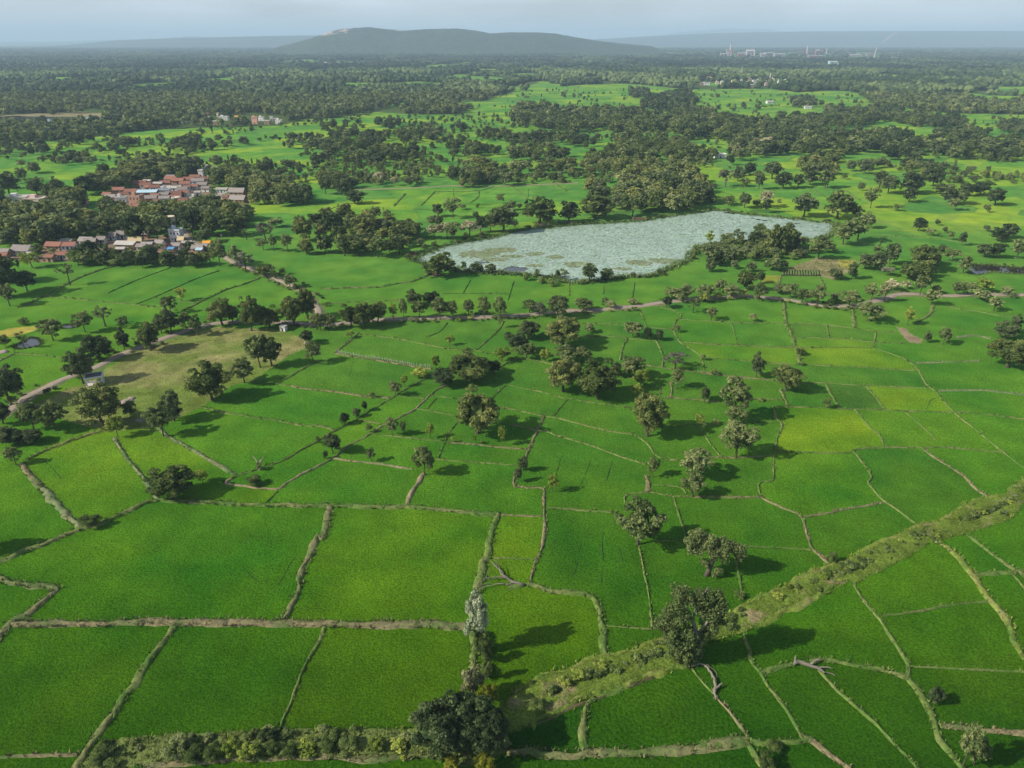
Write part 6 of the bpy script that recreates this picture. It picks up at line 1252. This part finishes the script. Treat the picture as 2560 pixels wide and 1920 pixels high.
special_tree('leaning tree with a thick pale trunk and wide ragged crown in a paddy', 'L', (1300, 328), [([(1288, 335, 0), (1300, 290, 0), (1318, 225, 0), (1335, 180, 0)], [.62, .48, .42, .34]), ([(1318, 225, 0), (1280, 170, .6), (1220, 120, .8), (1150, 100, .4)], [.3, .24, .16, .06]), ([(1335, 180, 0), (1400, 150, -.4), (1480, 150, 0)], [.3, .2, .08]), ([(1330, 190, 0), (1300, 120, .5), (1240, 60, .8)], [.25, .18, .06]), ([(1310, 250, .2), (1350, 290, -.6)], [.12, .05])],
    [(1150, 110, .3, 45), (1190, 140, .2, 48), (1215, 70, .8, 50), (1270, 85, .5, 55), (1260, 130, -.6, 50), (1330, 130, .6, 55), (1380, 110, 0, 50), (1360, 170, -.6, 50), (1430, 130, .3, 48), (1470, 140, 0, 45), (1490, 185, 0, 42), (1270, 245, .2, 30), (1350, 280, -.5, 28)], 'T', seed=5)
special_tree('tall tree with dead grey branches poking through its thinning crown over the ditch', 'L', (1175, 930), [([(1180, 940, 0), (1190, 850, 0), (1195, 740, 0), (1150, 640, 0), (1100, 560, .3)], [.6, .5, .42, .34, .2]), ([(1195, 740, 0), (1240, 650, -.3), (1290, 600, .3)], [.34, .22, .08]), ([(1150, 640, 0), (1170, 540, .6), (1190, 470, .3), (1170, 430, .2)], [.26, .18, .1, .03]), ([(1190, 480, .3), (1230, 415, .4)], [.1, .03]), ([(1150, 650, 0), (1110, 600, -.9), (1040, 590, -.8)], [.22, .14, .05]), ([(1195, 760, 0), (1120, 720, -.8), (1000, 690, -.6)], [.28, .18, .07]), ([(1190, 790, 0), (1230, 760, -1.0)], [.22, .14])],
    [(1050, 475, 1.0, 60), (1090, 520, .6, 65), (1020, 560, .2, 60), (1060, 610, -.4, 70), (990, 650, 0, 65), (960, 700, .4, 55), (1040, 690, -.6, 70), (1010, 760, -.2, 60), (1090, 780, -.6, 60), (1220, 490, 1.0, 60), (1280, 500, .8, 65), (1300, 560, .4, 65), (1320, 620, .2, 60), (1250, 590, .4, 60), (1200, 540, 1.0, 60), (1280, 680, -.3, 55), (1140, 720, -.8, 55), (1180, 800, -.6, 55), (1140, 830, -.4, 55), (1200, 870, -.3, 45), (1150, 900, -.4, 50), (1060, 850, -.2, 45), (1250, 740, 0, 45)], 'T', trunk_mat='deadwood', seed=9)
t = dead('stump', 'tall broken stump wrapped in creepers on the paddy bund', 'stump', 'D', [([(1795, 1040, 0), (1795, 1000, .9), (1805, 965, 1.7)], [.35, .3, .22]), ([(1795, 1005, 1.0), (1765, 960, 1.9), (1748, 940, 2.3)], [.2, .14, .08]), ([(1800, 985, 1.4), (1822, 940, 2.4)], [.18, .1])])
V, Fc, Tn, _ = crown_np('S', 0, 77); s_ = 2.3; link('creeper', mesh_np('creeper', V * (s_ * .75, s_ * .75, s_ * 1.15), Fc, {'tint': Tn}, [M['leafT']]), t)
# pale stump under the dark trio
x, y = G('H', 945, 1560); b = MB(); b.tube([(0, 0, -.1), (.05, 0, .8), (.1, .05, 2.3), (.25, .1, 3.0)], [.5, .36, .28, .05], 9); o = b.build('dead_stump', simple('bare_wood', (0.42, 0.30, 0.20), var=.25), smooth=True); o.location = (x, y, 0); tag(o, 'pale barkless stump glimpsed under the dark trio of trees', 'stump')

# ------------------------------------------------------------------ palms
def palm(x, y, h, lb, seed):
    r = random.Random(seed); t = tag(empty('palm_tree', (x, y, 0), r.random() * 6), lb, 'palm tree', 'palms of the middle fields'); b = MB(); b.tube([(0, 0, -.1), (.15, .05, h * .5), (.1, 0, h * .92)], [.24, .17, .15], 7); b.build('trunk', M['bark'], t, smooth=True)
    V, Fq = [], []
    for k in range(22):
        a = r.random() * 6.283; el = r.uniform(-.5, 1.1); L = h * .20 * r.uniform(.8, 1.15); dv = np.array((math.cos(a) * math.cos(el), math.sin(a) * math.cos(el), math.sin(el))); sd = np.array((-math.sin(a), math.cos(a), 0)); c = np.array((.1, 0, h * .92))
        for q in range(7):
            w = (q - 3) / 3; tip = c + dv * L + sd * w * L * .55 - np.array((0, 0, abs(w) * L * .15 + L * .12)); bs_ = c + dv * L * .35 + sd * w * L * .06
            i = len(V); V += [bs_ - sd * .06, bs_ + sd * .06, tip]; Fq.append((i, i + 1, i + 2))
    link('crown', mesh_np('palm_crown', V, Fq, {'tint': np.full(len(V), .4)}, [M['leafK']]), t)
PAL = ["slender palm at the grove end of the far paddies", "taller of the paired palms in the paddies", "shorter of the paired palms in the paddies", "palm beside the bund of the bright paddies", "palm near the pale green paddy corner", "palm rising between the tiled village roofs", "palm by the mud walled houses at the village edge", "leaning palm on the roadside through the far paddies", "bushy palm in the middle of the village"]
for k, s in enumerate(PALMS.split('|')):
    T, u, vb, vt, w = s.split(); u, vb, vt = float(u), float(vb), float(vt); x, y = G(T, u, vb); palm(x, y, max(height_at(x, y, nat(T, u, vt)[1]), 5.0), PAL[k], k)

# ------------------------------------------------------------------ stick fence, poles
fp_ = poly("E 112,232 280,262 450,287 640,322 768,337"); Q = resample(fp_, .42); b = MB()
for k, p in enumerate(Q):
    for _ in range(2):
        z = random.uniform(.7, 1.7); q = (p[0] + random.uniform(-.3, .3), p[1] + random.uniform(.2, .8)); b.tube([(q[0], q[1], 0), (q[0] + random.uniform(-.35, .35), q[1] + random.uniform(-.3, .3), z)], [.035, .02], 4)
for k in range(0, len(Q) - 4, 3): b.tube([(Q[k][0], Q[k][1] + .5, .8 + random.uniform(-.2, .2)), (Q[k + 3][0], Q[k + 3][1] + .5, .8 + random.uniform(-.2, .3))], [.03, .025], 4)
M['stick'] = simple('dry_sticks', (0.40, 0.37, 0.33), var=.2); tag(b.build('stick_fence', M['stick']), 'low fence of dry crossed sticks along a paddy bund', 'fence')
for T, u, vb, vt, lb in (('V', 1932, 660, 605, 'thin pale utility pole in the paddy past the village'), ('V', 1572, 880, 820, 'thin pale utility pole at the village track')):
    x, y = G(T, u, vb); h = height_at(x, y, nat(T, u, vt)[1]); t = tag(empty('utility_pole', (x, y, 0)), lb, 'pole'); b = MB(); b.tube([(0, 0, -.2), (0, 0, h)], [.14, .10], 7); b.build('post', M['slab'], t); b = MB(); b.box(-.8, .8, -.05, .05, h - .6, h - .5); b.build('crossarm', M['slab'], t)

# ------------------------------------------------------------------ steel works on the skyline
def far_thing(name, lb, T, u, vb):
    x, y = G(T, u, vb); return tag(empty(name, (x, y, 0)), lb, name.replace('_', ' ')), x, y, depth_of(x, y) / F_PX / TILES[T][2]
M['stack'] = simple('pale_concrete_stack', (0.42, 0.37, 0.35), var=.12, scale=.05); M['works'] = simple('works_cladding', (0.27, 0.26, 0.28), var=.15, scale=.03); M['palework'] = simple('pale_blue_cladding', (0.33, 0.42, 0.46), var=.12, scale=.05); M['dusk'] = simple('sooty_steel', (0.10, 0.085, 0.10), var=.3, scale=.05)
for u, vb, vt, w, col, lb in ((292, 282, 118, 15, 'stack', 'tallest chimney of the steel works, banded at its top'), (257, 264, 182, 12, 'stack', 'thick pale chimney beside the tallest one'), (342, 262, 202, 10, 'rust', 'short dark chimney behind the pink works hall'), (577, 292, 192, 17, 'stack', 'chimney with a broad dark cap by the grey block'), (1181, 258, 148, 13, 'stack', 'cream chimney in the middle of the rusty furnaces'), (1412, 252, 182, 11, 'stack', 'leaning pale chimney past the furnaces'), (1957, 304, 158, 13, 'stack', 'lone smoking chimney far along the skyline'), (42, 252, 192, 5, 'stack', 'thin mast before the steel works'), (305, 296, 225, 10, 'stack', 'stubby chimney in front of the tallest one'), (655, 272, 225, 6, 'rust', 'thin rusty chimney beyond the grey block')):
    t, x, y, sc = far_thing('chimney', lb, 'U', u, vb); h = height_at(x, y, nat('U', u, vt)[1]); r_ = w * sc / 2
    b = MB(); lean = -.10 * h if 'leaning' in lb else (.07 * h if 'smoking' in lb else 0); b.tube([(0, 0, 0), (lean * .5, 0, h * .5), (lean, 0, h)], [r_ * 1.15, r_ * .9, r_ * .7], 10); b.build('shaft', M[col], t)
    b = MB(); k = 1.8 if 'cap' in lb else .82; b.tube([(lean, 0, h * .93), (lean, 0, h * 1.01)], [r_ * k, r_ * k], 10); b.build('rim', M['dusk' if 'cap' in lb else 'rust'], t)
def block(lb, u, vb, w, hpx, col, roof, name='factory_hall', depth=.5, shape='flat'):
    t, x, y, sc = far_thing(name, lb, 'U', u, vb); W_, H_ = w * sc, hpx * sc * .95 + 7; d = max(W_ * depth, 15); b = MB(); b.box(-W_ / 2, W_ / 2, 0, d, -1, H_ * .8); b.build('wall', M[col], t)
    b = MB()
    if shape == 'saw':
        n = 5
        for k in range(n):
            x0 = -W_ / 2 + W_ * k / n; x1 = x0 + W_ / n - .05; b.add([(x0, -1, H_ * .8), (x1, -1, H_ * .8), (x0, -1, H_), (x0, d, H_ * .8), (x1, d, H_ * .8), (x0, d, H_)], [(0, 1, 2), (3, 5, 4), (0, 2, 5, 3), (1, 4, 5, 2), (0, 3, 4, 1)])
    else: b.add([(-W_ / 2 - 1, -1, H_ * .8), (W_ / 2 + 1, -1, H_ * .8), (W_ / 2 + 1, d + 1, H_ * .8), (-W_ / 2 - 1, d + 1, H_ * .8), (-W_ / 2 - 1, d / 2, H_), (W_ / 2 + 1, d / 2, H_)], [(0, 1, 5, 4), (2, 3, 4, 5), (1, 2, 5), (3, 0, 4), (3, 2, 1, 0)])
    b.build('roof', M[roof], t)
    for k in range(max(2, int(W_ / 30))):
        b = MB(); xx = -W_ / 2 + (k + .5) * W_ / max(2, int(W_ / 30)); b.box(xx - 3.2, xx + 3.2, -.35, -.02, H_ * .25, H_ * .6); b.build('opening', M['dusk'], t)
block('low white hall at the foot of the chimneys', 222, 286, 62, 28, 'works', 'tin'); block('cluttered rusty tower block among the chimneys', 296, 292, 40, 60, 'works', 'rust', depth=.8); block('long pink hall of the steel works', 432, 292, 84, 40, 'rust', 'works'); block('big square grey works block', 535, 290, 88, 70, 'works', 'tin', depth=.8); block('pale shed right after the grey block', 685, 286, 62, 24, 'works', 'tin'); block('long low dark gantry hall', 748, 270, 100, 20, 'dusk', 'tin'); block('bright roofed low shed amid the works', 872, 280, 118, 20, 'works', 'tin')
block('first rusty blast furnace tower', 1142, 262, 26, 62, 'rust', 'dusk', 'furnace', .9); block('second rusty furnace tower beside the cream chimney', 1208, 260, 24, 40, 'rust', 'dusk', 'furnace', .9); block('third furnace tower with a pinkish front', 1302, 280, 36, 62, 'rust', 'works', 'furnace', .9); block('fourth furnace tower near the leaning chimney', 1372, 262, 28, 62, 'rust', 'dusk', 'furnace', .9)
block('long pink stockyard shed', 1280, 302, 160, 20, 'rust', 'works', depth=.2); block('thin white shed along the skyline', 1748, 282, 136, 14, 'works', 'tin', depth=.2); block('pinkish hall beside the lone smoking chimney', 1905, 298, 62, 34, 'works', 'rust'); block('pale blue saw roofed shed in the far forest', 1492, 402, 104, 44, 'palework', 'palework', depth=.5, shape='saw'); block('flat white shed at the end of the works', 2180, 322, 70, 12, 'works', 'tin', depth=.2)
for k, (u0, v0, u1, v1) in enumerate(((980, 228, 1130, 196), (1010, 252, 1110, 240), (1230, 205, 1300, 196), (1440, 262, 1590, 190))):
    t, x, y, sc = far_thing('conveyor', ['long sloping conveyor rising to the furnaces', 'low conveyor under the sloping one', 'level conveyor between the furnaces', 'conveyor beyond the leaning chimney'][k], 'U', u0, 268); z0, z1 = height_at(x, y, nat('U', u0, v0)[1]), height_at(x, y, nat('U', u1, v1)[1]); L = (u1 - u0) * sc; b = MB(); b.tube([(0, 0, z0), (L, 0, z1)], [4.5, 4.5], 4); b.build('gallery', M['dusk'], t)
    for q in (.2, .6, .95): b = MB(); b.tube([(L * q, 0, 0), (L * q, 0, z0 + (z1 - z0) * q - 3)], [2.0, 1.6], 4); b.build('leg', M['dusk'], t)
# thin plume drifting from the lone chimney
x, y = G('U', 1957, 304); h = height_at(x, y, nat('U', 1957, 158)[1]); bv, bf = ICO[2]; P = []
sc = depth_of(x, y) / F_PX / TILES['U'][2]
P = bv * (1 + .35 * (fnoise(bv[:, 0] * 2, bv[:, 2] * 2 + 3, 120) - .5))[:, None] * (42, 14, 12); P[:, 2] += P[:, 0] * .75; P += (x + 60, y, h + 42)
m, nt, out = mat('chimney_smoke'); pv = N(nt, 'ShaderNodeVolumePrincipled'); pv.inputs['Density'].default_value = 0.02; pv.inputs['Color'].default_value = (.8, .82, .85, 1); nt.links.new(pv.outputs[0], out.inputs['Volume'])
tag(link('smoke', mesh_np('smoke', P, bf, mats=[m], smooth=True)), 'thin pale smoke drifting from the lone chimney', 'smoke', kind='stuff')
# lattice pylon
t, x, y, sc = far_thing('pylon', 'grey lattice power pylon above the far forest', 'U', 430, 492); h = height_at(x, y, nat('U', 430, 396)[1]); b = MB(); wb = h * .11
for lv in range(6):
    z0, z1 = h * lv / 6, h * (lv + 1) / 6; w0, w1 = wb * (1 - lv / 6 * .85), wb * (1 - (lv + 1) / 6 * .85)
    c0 = [(-w0, -w0, z0), (w0, -w0, z0), (w0, w0, z0), (-w0, w0, z0)]; c1 = [(-w1, -w1, z1), (w1, -w1, z1), (w1, w1, z1), (-w1, w1, z1)]
    for k in range(4): b.tube([c0[k], c1[k]], [.30, .30], 4); b.tube([c0[k], c1[(k + 1) % 4]], [.18, .18], 4); b.tube([c0[(k + 1) % 4], c1[k]], [.18, .18], 4)
b.build('lattice', M['tin'], t)
for q in (.72, .84, .95): b = MB(); b.tube([(-h * .13, 0, h * q), (h * .13, 0, h * q)], [.4, .4], 4); b.build('crossarm', M['tin'], t)

# ------------------------------------------------------------------ the air
b = MB(); b.box(-43000, 43000, -8900, 45500, -20, 420); m, nt, out = mat('haze_air'); pv = N(nt, 'ShaderNodeVolumePrincipled'); pv.inputs['Density'].default_value = HAZE_DENSITY; pv.inputs['Color'].default_value = HAZE_COLOR; pv.inputs['Anisotropy'].default_value = 0.0
nt.links.new(pv.outputs[0], out.inputs['Volume']); o = b.build('haze', m); tag(o, 'pale blue haze hanging over the far plain', 'haze', kind='stuff')
